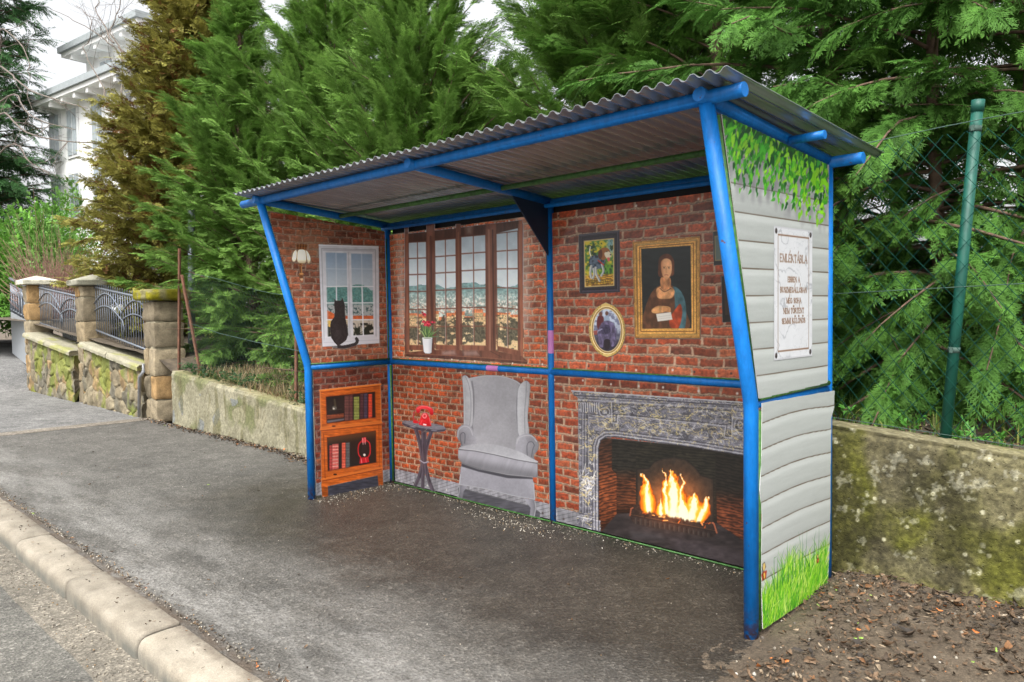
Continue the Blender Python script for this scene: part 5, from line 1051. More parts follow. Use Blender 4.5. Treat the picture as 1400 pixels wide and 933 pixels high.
def gate():
    t = thing('driveway_gate', (-16, .4, .45), 'grey sheet metal driveway gate with iron arches above, at the left edge', 'gate'); d = Vector((-.99, .14, 0)); o = Vector((-13.36, .22, 0)); P = lambda s, z, f=0: o+d*s+Vector((0, f, z))
    b0, s1, t1 = .42, 1.42, 2.16
    MB().prism([P(0, b0), P(5, b0+.15), P(5, s1+.25), P(0, s1)], (0, .04, 0)).build('sheet', [mat_flat('grey_sheet', (.28, .30, .32), .45, vary=.06)], t)
    m = MB(); m.tube([P(0, t1, .02), P(5, t1+.4, .02)], .035, 6); m.tube([P(0, t1-.14, .02), P(5, t1+.26, .02)], .02, 6); m.tube([P(0, s1+.06, .02), P(5, s1+.33, .02)], .022, 6); m.build('rail', [M_IRON], t)
    m = MB()
    for k in range(36): s = .08+k*.14; m.tube([P(s, s1+.05*s, .02), P(s, t1-.14+.08*s, .02)], .009, 5)
    m.build('pickets', [M_IRON], t); m = MB()
    for k in range(7): m.tube([P(.1+k*.7+.35-.33*math.cos(a), s1+.05+.05*k*.7+.52*math.sin(a), .0) for a in np.linspace(0, math.pi, 14)], .012, 5)
    m.build('scrollwork', [M_IRON], t)
gate()
t = MB(); t.tube([ony(.0, 196, 498)+0, ony(.0, 196, 508), ony(-.01, 191, 516), ony(-.01, 190, 570)], .022, 8)
tag(t.build('drain_pipe', [M_ZINC]), 'short grey drain pipe running down the rubble wall beside the moss-capped pillar', 'pipe')

# ================================================================== WIRE FENCES
def mesh_fence(m, x0, x1, y, zb, zt, dia, r, sag=.0):
    """two families of straight diagonal wires clipped to the panel"""
    H = lambda x: (zb(x), zt(x)); V = []
    for sg in (1, -1):
        k0 = int((x0-4)/dia); k1 = int((x1+4)/dia)
        for k in range(k0, k1):
            pts = []
            for i in range(61):
                z = -.2+3.2*i/60; x = k*dia+sg*(z-.8)*.86+.008*math.sin(z*7+k); yy = y+.012*math.sin(x*2.1)+.006*sg
                if x0 <= x <= x1 and zb(x) <= z <= zt(x): pts.append((x, yy, z))
            if len(pts) > 1: m.tube(pts[::3]+[pts[-1]] if len(pts) > 4 else pts, r, 3, False)
fence = thing('chain_link_fence', (4.5, .28, .85), 'green chain-link fence with one leaning post on the concrete wall at right', 'chain-link fence')
ZT = lambda x: 2.42+.035*(x-4)+.02*math.cos((x-4.6)*2)
m = MB(); mesh_fence(m, 2.2, 6.6, .26, lambda x: conc_top(x)+.01, ZT, .096, .0017); m.build('wire_mesh', [M_WIRE], fence)
m = MB(); m.tube([(2.2, .262, ZT(2.2))]+[(x, .262, ZT(x)) for x in np.linspace(2.5, 6.6, 20)], .0024, 5); m.build('top_wire', [M_WIREGREY], fence)
m = MB(); m.tube([(x, .262, 1.62+.03*(x-4)) for x in np.linspace(2.2, 6.6, 8)], .0022, 5); m.tube([(x, .262, conc_top(x)+.02) for x in np.linspace(2.2, 6.6, 8)], .0022, 5); m.build('tension_wire', [M_WIREGREY], fence)
pa, pb = np.array((4.462, .30, .78)), np.array((4.600, .30, 2.56)); pt = lambda s: pa+(pb-pa)*s
fp = MB().tube([pt(0), pt(1)], .0275, 14).build('post', [M_FENCEGREEN], fence)
MB().tube([pt(.972), pt(1.004)], .031, 14).build('post_cap', [M_FENCEGREEN], fp)
for s in (.925, .30, .022): MB().tube([pt(s-.008), pt(s+.008)], .0295, 12).box(pt(s)+np.array((-.004, -.036, .0)), (.016, .008, .03), None, .002).build('clamp', [M_WIREGREY], fp)
lf = thing('wire_fence', (-3, .24, .5), 'sagging rusty wire fence on the low rendered wall, left of the shelter', 'wire fence')
LT = lambda x: 2.05-.09*(x+5)+.06*math.cos(x*1.3); LB = lambda x: low_top(x)+.02
m = MB(); mesh_fence(m, -5.1, 1.9, .25, LB, LT, .075, .0009); m.build('wire_mesh', [M_WIREGREY], lf)
m = MB(); m.tube([(x, .245, LT(x)) for x in np.linspace(-5.1, 1.9, 30)], .003, 5); m.tube([ony(.24, px, py) for px, py in ((262, 443), (300, 456), (350, 468), (408, 480), (470, 490))], .004, 5); m.build('wire', [M_WIREGREY], lf)
for a, b in (((244, 340), (243, 497)), ((247, 376), (272, 500)), ((404, 452), (403, 558))):
    A, B = Vector(ony(.27, *a)), Vector(ony(.27, *b)); MB().prism([A+Vector((-.022, 0, 0)), A+Vector((.022, 0, 0)), B+Vector((.022, 0, -.1)), B+Vector((-.022, 0, -.1))], (0, .012, 0)).prism([A+Vector((-.022, .012, 0)), A+Vector((-.012, .012, 0)), B+Vector((-.012, .012, -.1)), B+Vector((-.022, .012, -.1))], (0, .03, 0)).build('post', [M_RUST], lf)
A, B = Vector(ony(1.0, 262, 288)), Vector(ony(1.0, 262, 470)); tag(MB().tube([A, B], .06, 4).tube([A+Vector((0, 0, .0)), A+Vector((0, 0, .02))], .065, 4).build('steel_post', [M_IRON]), 'square grey steel post standing behind the rusty wire fence', 'post')

# ================================================================== HOUSE
def house():
    K = atd(185, 18, 32.0); L_ = atd(78, 70, 36.5); up = Vector((0, 0, 1)); K = Vector(K); L_ = Vector(L_); z_e = (K.z+L_.z)/2
    a = (L_-K); a.z = 0; wl = a.length; a.normalize(); b = Vector((-a.y, a.x, 0)); b = b if b.y > 0 else -b       # a: along the side we see, b: away from us
    t = thing('villa', (K.x, K.y, 1.0), 'white three-storey villa with stepped grey eaves behind the olive thuja', 'house')
    M_W = mat_flat('white_render', (.80, .80, .79), .9, vary=.05, sc=2); M_R = mat_flat('grey_roof', (.30, .33, .34), .7, vary=.1); M_G = mat_flat('window_glass', (.34, .38, .40), .12, vary=.1); M_F = mat_flat('white_frame', (.62, .63, .63), .6, vary=.03)
    Q = lambda s, d, z: Vector((K.x, K.y, 0))+a*s+b*d+up*z
    def box(nm, s0, s1, d0, d1, z0, z1, mt, par=t): return MB().prism([Q(s0, d0, z0), Q(s1, d0, z0), Q(s1, d1, z0), Q(s0, d1, z0)], (0, 0, z1-z0)).build(nm, [mt], par)
    def eave(s0, s1, d0, d1, z, th=.28, rise=.9):
        r_ = box('roof', s0, s1, d0, d1, z-th*.4, z+.16, M_R); box('soffit', s0+.12, s1-.12, d0+.12, d1-.12, z-.30, z-th*.4-.002, M_W, r_)
        for k in range(int((s1-s0)/1.2)): c = s0+.4+k*1.2; MB().prism([Q(c, d0+.2, z-.52), Q(c+.2, d0+.2, z-.52), Q(c+.2, d0+.95, z-.52), Q(c, d0+.95, z-.52)], (0, 0, .22)).build('bracket', [M_W], r_)
        A_ = [Q(s0, d0, z+.16), Q(s1, d0, z+.16), Q(s1, d1, z+.16), Q(s0, d1, z+.16)]; c0 = Q(s0+2, (d0+d1)/2, z+.16+rise); c1 = Q(s1-2, (d0+d1)/2, z+.16+rise); me = bpy.data.meshes.new('roof'); me.from_pydata([tuple(x) for x in A_+[c0, c1]], [], [(0, 1, 5, 4), (1, 2, 5), (2, 3, 4, 5), (3, 0, 4)]); link('roof_pitch', me, r_, [M_R])
    def win(s, z, w, h, d, glass=True):
        f = MB().prism([Q(s-.12, d-.06, z-.12), Q(s+w+.12, d-.06, z-.12), Q(s+w+.12, d-.06, z+h+.12), Q(s-.12, d-.06, z+h+.12)], b*.055).build('window', [M_F], t); m = MB()
        for i in range(2):
            x = s+.05+i*(w/2); m.prism([Q(x, d-.09, z), Q(x+w/2-.10, d-.09, z), Q(x+w/2-.10, d-.09, z+h), Q(x, d-.09, z+h)], b*.028)
        m.build('pane', [M_G], f)
    ze = z_e
    z2 = float(atd(155, 102, 31.5)[2]); ov = .9
    box('wall', ov, wl-ov, ov, 9, z2-1, ze-.2, M_W); eave(0, wl, 0, 10, ze)
    w2a, w2b = -1.2, wl+.15; box('wall', w2a+ov, w2b-ov, -.6, 9.5, -1, z2-.2, M_W); eave(w2a, w2b, -1.5, 10.5, z2, rise=.01)
    zp = lambda px, py, dp: float(atd(px, py, dp)[2])
    z3 = zp(100, 190, 33.5)
    win(wl*.52, zp(125, 108, 34), 1.15, 1.25, ov); win(wl*.22, zp(150, 100, 33), .9, 1.2, ov)
    for s in (.30, .62, .86): win(wl*s-.4, zp(110, 205, 33.5), .95, 2.0, -.6); win(wl*s-.4, zp(110, 292, 33.5), .95, 1.9, -.6)
    MB().tube([Q(-.9, -1.3, z2-.3), Q(-.6, -.72, z2-.9), Q(-.6, -.72, 0)], .07, 8).build('downpipe', [M_ZINC], t)
house()
# ================================================================== VEGETATION
def basis(T, Nn):
    T = T/np.linalg.norm(T, axis=1, keepdims=True); B = np.cross(Nn, T); B /= np.maximum(np.linalg.norm(B, axis=1, keepdims=True), 1e-6); N2 = np.cross(T, B); return np.stack([T, B, N2], 2)
def frond(seed, nb=11, sub=True, droop=.25, wb=.030):
    """one flat scale-leaf spray: axis with forked branchlets, drawn as slim tapering leaf-scale blades"""
    rg = np.random.default_rng(seed); V = []; F = []; C = []
    def z(x, y): return -droop*x*x-.18*abs(y)**1.4
    def blade(x0, y0, ang, L, w, t0, t1):
        dx, dy = math.cos(ang), math.sin(ang); nx, ny = -dy*w, dx*w; o = len(V)
        for (a, s, tt) in ((0, .35, t0), (.45, 1, (t0+t1)/2), (.45, -1, (t0+t1)/2), (1, 0, t1)):
            x = x0+dx*L*a+nx*s*.5; y = y0+dy*L*a+ny*s*.5; V.append((x, y, z(x, y)+rg.normal(0, .006))); C.append(tt)
        F.extend([(o, o+1, o+2), (o+1, o+3, o+2)])
    def leaflet(x0, y0, ang, L, w, t0, t1):
        dx, dy = math.cos(ang), math.sin(ang); nx, ny = -dy*w*.5, dx*w*.5; o = len(V)
        for (a, s, tt) in ((.0, 1, t0), (.25, -1, t0), (1, 0, t1)): x = x0+dx*L*a+nx*s; y = y0+dy*L*a+ny*s; V.append((x, y, z(x, y)+rg.normal(0, .006))); C.append(tt)
        F.append((o, o+1, o+2))
    blade(0, 0, 0, 1.0, .024, .1, .6)
    for i in range(nb):
        t = (i+.4)/nb
        for sd in (-1, 1):
            L = (.40*(1-t)**.8+.07)*rg.uniform(.65, 1.25)*min(1, .55+t*2.2); ang = sd*R(rg.uniform(34, 50)); x0 = t*.97+rg.normal(0, .012)
            blade(x0, 0, ang, L, wb, .25, 1.0)
            if sub and L > .15:
                for j, q in enumerate((.30, .52, .72)):
                    for s2 in (-1, 1): leaflet(x0+math.cos(ang)*L*q, math.sin(ang)*L*q, ang+s2*R(rg.uniform(30, 44)), L*.46*(1-.45*q)*rg.uniform(.7, 1.2), wb*.85, .4, 1.0)
    return np.array(V), np.array(F), np.array(C)
FR_HI = [frond(s, 11, True, .10+.12*s) for s in range(5)]; FR_TH = [frond(s+30, 7, True, .0+.12*s, .062) for s in range(4)]; FR_LO = [frond(s+9, 9, False, .12+.14*s, .055) for s in range(3)]
def scatter(tmpl, pos, T, Nn, size, cd, cl, rg, vary=.18, brown=0.0, brownc=(.16, .08, .03)):
    """place many sprays: returns one big mesh (verts, faces, colours)"""
    n = len(pos); M_ = basis(T, Nn); pick = rg.integers(0, len(tmpl), n); VV = []; FF = []; CC = []; o = 0
    tone = 1+rg.normal(0, vary, n); hue = rg.random(n); bw = rg.random(n) < brown; cd = np.array(cd); cl = np.array(cl)
    for k, (tv, tf, tc) in enumerate(tmpl):
        ix = np.where(pick == k)[0]
        if len(ix) == 0: continue
        v = np.einsum('nij,vj->nvi', M_[ix], tv)*size[ix][:, None, None]+pos[ix][:, None, :]
        c = cd[None, None]+(cl-cd)[None, None]*(tc[None, :, None]*(.55+.6*hue[ix])[:, None, None]); c = c*np.clip(tone[ix], .5, 1.6)[:, None, None]
        c = np.where(bw[ix][:, None, None], np.array(brownc)[None, None]*(.6+.7*tc[None, :, None]), c)
        VV.append(v.reshape(-1, 3)); CC.append(c.reshape(-1, 3)); FF.append((tf[None]+(np.arange(len(ix))*len(tv))[:, None, None]).reshape(-1, 3)+o); o += len(ix)*len(tv)
    return np.concatenate(VV), np.concatenate(FF), np.concatenate(CC)
def tube_np(P, r0, r1, n=5):
    P = np.array(P); m = len(P); T = np.gradient(P, axis=0); T /= np.linalg.norm(T, axis=1, keepdims=True)+1e-9; a = np.where(np.abs(T[:, 2:3]) < .9, np.array([[0, 0, 1.]]), np.array([[1., 0, 0]])); X = np.cross(T, a); X /= np.linalg.norm(X, axis=1, keepdims=True); Y = np.cross(T, X); th = np.arange(n)*2*np.pi/n; rr = np.linspace(r0, r1, m)
    V = P[:, None]+(X[:, None]*np.cos(th)[None, :, None]+Y[:, None]*np.sin(th)[None, :, None])*rr[:, None, None]; i = np.arange(m*n).reshape(m, n); F = np.stack([i[:-1], np.roll(i[:-1], -1, 1), np.roll(i[1:], -1, 1), i[1:]], -1).reshape(-1, 4); return V.reshape(-1, 3), F
TRI = [0]
def join(parts):
    V = []; F = []; o = 0
    for v, f in parts: V.append(v); F.append(f+o); o += len(v)
    return np.concatenate(V), np.concatenate(F)
def forbid(p):                                  # branches stay behind the wire and clear of the shelter
    x, y, z = p[..., 0], p[..., 1], p[..., 2]
    return ((x > -.45) & (x < 4.35) & (y < .42) & (z < 2.85)) | ((x >= 4.35) & (y < .34) & (z < 2.55)) | ((x <= -.45) & (x > -5.4) & (y < .34) & (z < 1.95)) | (y < -.35) | ((x <= -5.4) & (y < .58) & (z < 1.95))
def conifer(label, x, y, H, rad, nbr, seed, cd, cl, el=(38, 60), fl=.33, dens=31, zmin=.02, tmpl=None, droop=.0, brown=0.0, lean=(0, 0), trunk_r=.11, name='conifer_tree', tipup=0.0, group=None, spread=40, prof=None, az_rng=None, tw=.011, lv=(.62, 1.25), lowk=1.0, tips=.8):
    rg = np.random.default_rng(seed); zb = float(garden_z(np.array(x*1.), np.array(y*1.)))-.05 if y > .15 else 0
    t = thing(name, (x, y, zb), label, 'tree', group); base = np.array((x, y, zb)); wood = []
    tr = lambda h: base+np.array((lean[0]*h, lean[1]*h, H*h))+np.array((.08*math.sin(h*5+seed), .08*math.cos(h*4+seed), 0))
    wood.append(tube_np([tr(h) for h in np.linspace(0, 1, 14)], trunk_r, .012, 9)); P = []; T = []; N = []; S = []
    prof = prof or (lambda h: (1-h)**.6*.86+.14)
    for k in range(nbr):
        h = zmin+(1-zmin)*((k+rg.random())/nbr)**1.05; az = k*2.39996+rg.normal(0, .35) if az_rng is None else rg.uniform(*az_rng); L = rad*prof(h)*rg.uniform(*lv); low = max(0, 1-h*3.2)*lowk; e0 = R(rg.uniform(*el)*(1-.8*low)-14*low)*(1-.15*h)+h*R(14); o = tr(min(.985, h)); d = np.array((math.cos(az), math.sin(az), 0)); m = 7; pts = [o]; e = e0
        for j in range(m): e = e+(-droop+tipup*(j/m))/m*1.6+rg.normal(0, .05); pts.append(pts[-1]+(d*math.cos(e)+np.array((0, 0, math.sin(e))))*L/m); d = d+rg.normal(0, .07, 3)*np.array((1, 1, 0)); d /= np.linalg.norm(d)
        pts = np.array(pts); bad = np.where(forbid(pts))[0]
        if len(bad):
            if bad[0] < 3: continue
            pts = pts[:bad[0]+1]; m = len(pts)-1
        wood.append(tube_np(pts, tw*(.5+L*.6), .003, 4)); nf = max(5, int(dens*L*(.55 if d[1] > .35 else 1))); s = rg.random(nf)**tips*.90+.10; i = np.minimum((s*m).astype(int), m-1); f = s*m-i; p = pts[i]*(1-f)[:, None]+pts[i+1]*f[:, None]; tg = pts[i+1]-pts[i]; tg /= np.linalg.norm(tg, axis=1, keepdims=True)
        lat = np.cross(tg, np.array((0, 0, 1.))); lat /= np.linalg.norm(lat, axis=1, keepdims=True)+1e-6; upv = np.cross(lat, tg); ph = rg.uniform(0, 2*np.pi, nf); ph = np.where(rg.random(nf) < .6, np.where(rg.random(nf) < .5, 0, np.pi)+rg.normal(0, .5, nf), ph); side = lat*np.cos(ph)[:, None]+upv*np.sin(ph)[:, None]; an = R(spread)*(1-.45*s)*rg.uniform(.6, 1.25, nf)
        dirv = tg*np.cos(an)[:, None]+side*np.sin(an)[:, None]; dirv[:, 2] -= droop*.5; nn = upv+rg.normal(0, .45, (nf, 3)); P.append(p); T.append(dirv); N.append(nn); S.append(fl*(1.12-.5*s)*rg.uniform(.75, 1.2, nf)); P.append(pts[-2:]); T.append(np.repeat((pts[-1]-pts[-2])[None], 2, 0)); N.append(upv[:2]+rg.normal(0, .3, (2, 3))); S.append(np.full(2, fl*.9))
    nt_ = 14; hh = np.linspace(.90, 1.0, nt_); P.append(np.array([tr(h) for h in hh])); aa = rg.uniform(0, 6.28, nt_); T.append(np.c_[np.cos(aa)*.5, np.sin(aa)*.5, np.ones(nt_)]); N.append(np.c_[-np.sin(aa), np.cos(aa), np.zeros(nt_)]); S.append(np.full(nt_, fl*.8))
    P, T, N, S = map(np.concatenate, (P, T, N, S)); tip = P+T/np.linalg.norm(T, axis=1, keepdims=True)*S[:, None]*.9; ok = ~(forbid(P) | forbid(tip)); P, T, N, S = P[ok], T[ok], N[ok], S[ok]; V, F, C = scatter(tmpl or FR_HI, P, T, N, S, cd, cl, rg, brown=brown); link('crown', np_mesh('crown', V, F, C), t, [M_LEAF]); v, f = join(wood); link('trunk', np_mesh('trunk', v, f, smooth=True), t, [M_BARK]); return t
def xat(px, y, row=437): return float(ony(y, px, row)[0])
GD, GL = (.048, .112, .022), (.250, .430, .092)
DD, DL = (.022, .072, .013), (.128, .290, .050)
OD, OL = (.110, .104, .026), (.440, .415, .105)

# olive thuja over the iron fence
th_prof = lambda h: float(np.interp(h, (0, .18, .40, .62, .80, 1), (.95, 1.06, .84, .54, .40, .07)))
conifer('dense olive-brown thuja hanging over the iron fence', xat(246, 1.9), 1.9, 9.0, 2.1, 1080, 41, OD, OL, (22, 70), .30, 22, .0, FR_TH, .25, .10, spread=72, lv=(.72, 1.0), lowk=.45, tips=.55, lean=(2.1, 0), prof=th_prof, name='thuja_tree', trunk_r=.13, tipup=.2)
# feathery green cypresses along the fence
CY = 'cypresses planted along the fence behind the shelter'
def cyp(px, y, H, rad, nbr, seed, label, cd=GD, cl=GL, **k): return conifer(label, xat(px, y), y, H, rad, nbr, seed, cd, cl, group=CY, name='cypress_tree', **k)
cyp(345, 1.75, 5.6, 2.4, 220, 51, 'feathery green cypress left of the shelter, its pointed leader at the top edge', el=(22, 52), dens=31, prof=lambda h: (1-h)*.97+.05)
cyp(465, 2.3, 5.5, 2.5, 210, 52, 'tall feathery green cypress rising above the left end of the shelter roof', el=(25, 58), dens=30, lean=(-.2, 0))
cyp(580, 1.8, 4.9, 2.4, 190, 53, 'feathery green cypress behind the middle of the shelter, left of the white gap of sky', el=(28, 60), dens=30, lean=(-.15, 0))
cyp(660, 2.9, 4.1, 1.9, 130, 54, 'shorter green cypress just below the white gap of sky', el=(25, 55), dens=29)
cyp(785, 2.0, 4.6, 2.1, 160, 55, 'green cypress with long plumes, right of the white gap of sky', el=(20, 50), dens=29, lean=(.2, 0))
cyp(885, 2.4, 6.4, 2.1, 160, 56, 'tall green cypress behind the right bay of the shelter', el=(15, 50), dens=24)
cyp(985, 2.1, 6.2, 2.0, 150, 57, 'dark green cypress above the right end of the roof', GD, (.17, .35, .06), el=(5, 45), dens=24, droop=.2)
cyp(1142, 2.1, 7.2, 2.2, 125, 58, 'open dark cypress with a bare brown trunk showing beside the roof corner', DD, DL, el=(-5, 35), dens=22, droop=.35, zmin=.0, trunk_r=.12)
cyp(1290, 2.0, 6.6, 1.9, 135, 59, 'dark drooping cypress behind the leaning green fence post', DD, DL, el=(-5, 35), dens=24, droop=.4, zmin=.0, trunk_r=.055)
cyp(1425, 2.2, 6.8, 2.0, 120, 60, 'dark drooping cypress at the right edge behind the fence', DD, DL, el=(-10, 30), dens=20, droop=.4, zmin=.02, trunk_r=.09)
# second row
BK = 'trees of the second row'
for px, y, H, rad, sd, lb, cd, cl, br in ((430, 4.6, 6.0, 2.0, 71, 'tall dark cypress of the second row, behind the left cypresses', DD, DL, 0), (590, 6.0, 5.8, 1.7, 72, 'olive-brown thuja of the second row showing between the green cypresses', OD, OL, .15), (850, 6.2, 7.6, 2.0, 73, 'dark cypress of the second row, right of the gap of sky', DD, DL, 0), (960, 5.2, 9.0, 2.1, 74, 'tall dark cypress of the second row above the roof', DD, DL, .03), (1215, 4.4, 6.0, 1.2, 75, 'dark cypress of the second row seen through the wire mesh left of the post', DD, DL, .04), (1390, 4.8, 6.2, 1.3, 76, 'dark cypress of the second row at the right edge', DD, DL, .04)):
    conifer(lb, xat(px, y), y, H, rad*1.25, 150, sd, cd, cl, (0, 45), .42, 17, .0, FR_LO, .25, br, group=BK, name='cypress_tree' if 'thuja' not in lb else 'thuja_tree')
conifer('dark conifer at the left edge behind the bare branches', xat(-5, 4.0), 4.0, 19, 4.0, 330, 81, (.018, .056, .020), (.08, .19, .06), (-10, 30), .95, 11, .05, FR_LO, .2, trunk_r=.25, tw=.02)

# broadleaf shrubs
def leafsprig(seed, n=7, w=.42):
    rg = np.random.default_rng(seed); V = []; F = []; C = []
    for k in range(n):
        x0 = k/n*.75; a = rg.uniform(-1.1, 1.1); L = rg.uniform(.28, .42); dx, dy = math.cos(a), math.sin(a); dz = rg.normal(.1, .25); o = len(V)
        for s, b, up, tt in ((0, 0, 0, .2), (.5, w*.5, .05, .8), (.5, -w*.5, .05, .6), (1, 0, -.06, 1), (.5, 0, -.02, .45)): V.append((x0+dx*L*s-dy*L*b, dy*L*s+dx*L*b, dz*L*s+up*L)); C.append(tt)
        F += [(o, o+4, o+1), (o+1, o+4, o+3), (o, o+2, o+4), (o+2, o+3, o+4)]
    return np.array(V), np.array(F), np.array(C)
SP = [leafsprig(s) for s in range(4)]
def shrub(label, x, y, z0, rx, rz, n, size, cd, cl, seed, name='shrub', group=None, cat='shrub', stems=6):
    rg = np.random.default_rng(seed); t = thing(name, (x, y, z0), label, cat, group); lob = rg.normal(0, .5, (9, 3))*np.array((rx, rx, rz*.7)); lr = rg.uniform(.35, .62, 9); k = rg.integers(0, 9, n); d = rg.normal(0, 1, (n, 3)); d /= np.linalg.norm(d, axis=1, keepdims=True)
    p = lob[k]+d*(lr[k]*rg.random(n)**.35)[:, None]*np.array((rx, rx, rz)); p[:, 2] = np.abs(p[:, 2]+rz*.55)*1.0; p = p+np.array((x, y, z0)); T = d+rg.normal(0, .5, (n, 3))+np.array((0, 0, .35)); N = rg.normal(0, .5, (n, 3))+np.array((0, 0, 1)); V, F, C = scatter(SP, p, T, N, size*rg.uniform(.7, 1.3, n), cd, cl, rg, .2); link('foliage', np_mesh('foliage', V, F, C), t, [M_BROAD])
    w = [tube_np(np.array([(x+rg.normal(0, .04), y+rg.normal(0, .04), z0-.05), *(np.array((x, y, z0))+lob[i]*.5+np.array((0, 0, rz*.4)),), *(np.array((x, y, z0))+lob[i]+np.array((0, 0, rz*.6)),)]), .03*rz, .006, 5) for i in range(stems)]; v, f = join(w); link('stems', np_mesh('stems', v, f, smooth=True), t, [M_TWIG]); return t
LC, LD = (.040, .120, .018), (.19, .42, .060)
shrub('large bright green laurel behind the driveway gate', xat(25, 2.4), 2.4, 1.0, 2.2, 3.3, 3400, .42, LC, LD, 1)
shrub('pale green loose shrub below the villa, right of the laurel', xat(92, 2.6), 2.6, 1.2, 1.4, 2.6, 800, .34, (.06, .15, .03), (.22, .42, .09), 2)
SB = 'low shrubs on the bank behind the green fence'
for i, (px, y, r_, h, c1, c2, lb) in enumerate(((1385, 4.2, .8, .45, (.10, .13, .02), (.34, .36, .06), 'yellow-green low shrub right of the fence post'), (1300, 5.4, .9, .5, (.11, .12, .02), (.36, .34, .07), 'yellow-green low shrub just left of the fence post foot'), (1180, 1.6, .45, .30, (.02, .07, .015), (.07, .2, .04), 'dark green low shrub beside the shelter post, behind the wire mesh'), (1240, 3.6, .7, .35, (.08, .10, .02), (.26, .28, .06), 'olive low shrub under the drooping cypress'))):
    xx = xat(px, y); shrub(lb, xx, y, float(garden_z(np.array(xx), np.array(y))), r_, h, 420, .13, c1, c2, 20+i, group=SB)
def weed(px, y, n, size, label, seed, c2=(.12, .34, .05)):
    rg = np.random.default_rng(seed); x = xat(px, y); z = float(garden_z(np.array(x), np.array(y))); p = np.c_[x+rg.normal(0, .05, n), y+rg.normal(0, .03, n), z+rg.uniform(.01, .11, n)]; T = np.c_[rg.normal(0, 1, n), rg.normal(0, 1, n), rg.uniform(.1, .8, n)]; V, F, C = scatter(SP, p, T, np.tile((0, 0, 1.), (n, 1))+rg.normal(0, .3, (n, 3)), size*rg.uniform(.7, 1.2, n), (.05, .16, .03), c2, rg, .15)
    tag(link('weed', np_mesh('weed', V, F, C), None, [M_BROAD]), label, 'weed', 'weeds on the concrete wall')
weed(1248, .45, 14, .10, 'small bright green weed on the wall midway between shelter and fence post', 1); weed(1312, .40, 16, .12, 'taller bright green weed against the foot of the leaning fence post', 2); weed(1372, .42, 14, .11, 'small green weed on the wall near the right edge', 3); weed(1160, .5, 10, .09, 'small green weed on the wall next to the blue shelter post', 4)
# bare trees and the reddish twiggy shrub
def limb_tree(label, y, limbs, n, seed, r0, z0, x0):
    rg = np.random.default_rng(seed); t = thing('bare_tree', (x0, y, z0), label, 'tree'); tk = []; br = []
    for i, L in enumerate(limbs):
        q = np.array([ony(y, a, b) for a, b in L]); q = catmull(q, False, 5); q[:, 1] += np.cumsum(rg.normal(0, .05, len(q))); rr = r0*(1 if i == 0 else .5); (tk if i == 0 else br).append(tube_np(q, rr, rr*.35, 6))
        for k in range(n if i else 0):
            j = int(rg.uniform(.15, .98)*(len(q)-2)); d = q[j+1]-q[j]; d = d/np.linalg.norm(d)+rg.normal(0, .75, 3)*np.array((1, .6, 1)); d /= np.linalg.norm(d); ln = rg.uniform(.5, 1.5); p = q[j]; pts = [p]
            for m_ in range(5): d = d+rg.normal(0, .16, 3)+np.array((0, 0, .05)); d /= np.linalg.norm(d); pts.append(pts[-1]+d*ln/5)
            br.append(tube_np(pts, rr*.30, rr*.12, 4))
            for h_ in range(3):
                e = np.array(pts[rg.integers(1, 5)]); d2 = d+rg.normal(0, .8, 3); d2 /= np.linalg.norm(d2); br.append(tube_np([e, e+d2*ln*.2+rg.normal(0, .02, 3), e+d2*ln*.42], rr*.16, rr*.08, 3))
    for nm, pp in (('trunk', tk), ('branches', br)):
        v, f = join(pp); link(nm, np_mesh(nm, v, f, smooth=True), t, [M_TWIG])
limb_tree('bare branching tree leaning in from the left edge in front of the villa', 2.0, [[(-70, 470), (-55, 300), (-40, 180), (-30, 70)], [(-48, 120), (0, 92), (29, 109), (64, 129), (106, 141), (151, 153)], [(-50, 200), (0, 130), (25, 148), (50, 164), (92, 176)], [(-52, 230), (0, 157), (26, 180), (64, 190), (118, 193), (142, 184)], [(-45, 160), (-8, 60), (6, 40), (28, 72), (33, 108)], [(-54, 290), (0, 200), (40, 222), (70, 238)]], 7, 5, .065, 1.3, -26)
limb_tree('slim bare sapling with thin twigs crossing the upper storey of the villa', 1.9, [[(192, 330), (186, 220), (182, 140), (175, 97)], [(176, 100), (154, 64), (128, 42), (82, 16)], [(178, 100), (160, 55), (157, 20), (158, -30)], [(180, 150), (152, 151), (128, 112), (109, 64), (112, 32), (96, 6)], [(160, 60), (135, 20), (122, -20)]], 5, 8, .040, 1.2, -11)
def twiggy():
    rg = np.random.default_rng(12); x, y = xat(72, 1.2), 1.2; z = 1.45; t = thing('twiggy_shrub', (x, y, z), 'reddish-brown twiggy leafless shrub behind the pale-capped pillar', 'shrub'); W_ = []
    for k in range(620):
        a = rg.uniform(0, 6.28); r_ = rg.random()**.5*.55; p = np.array((x+math.cos(a)*r_*1.3, y+math.sin(a)*r_*.6, z-.1)); h = rg.uniform(.9, 2.1)*(1-.35*r_); d = np.array((math.cos(a)*r_*.9, math.sin(a)*r_*.5, 1.))+rg.normal(0, .22, 3); m1 = p+d*h*.5+rg.normal(0, .05, 3); W_.append(tube_np([p, m1, m1+(d+rg.normal(0, .35, 3))*h*.5], .008, .003, 3))
    v, f = join(W_); link('twigs', np_mesh('twigs', v, f, smooth=True), t, [mat_flat('red_twigs', (.32, .18, .135), .8)])
twiggy()

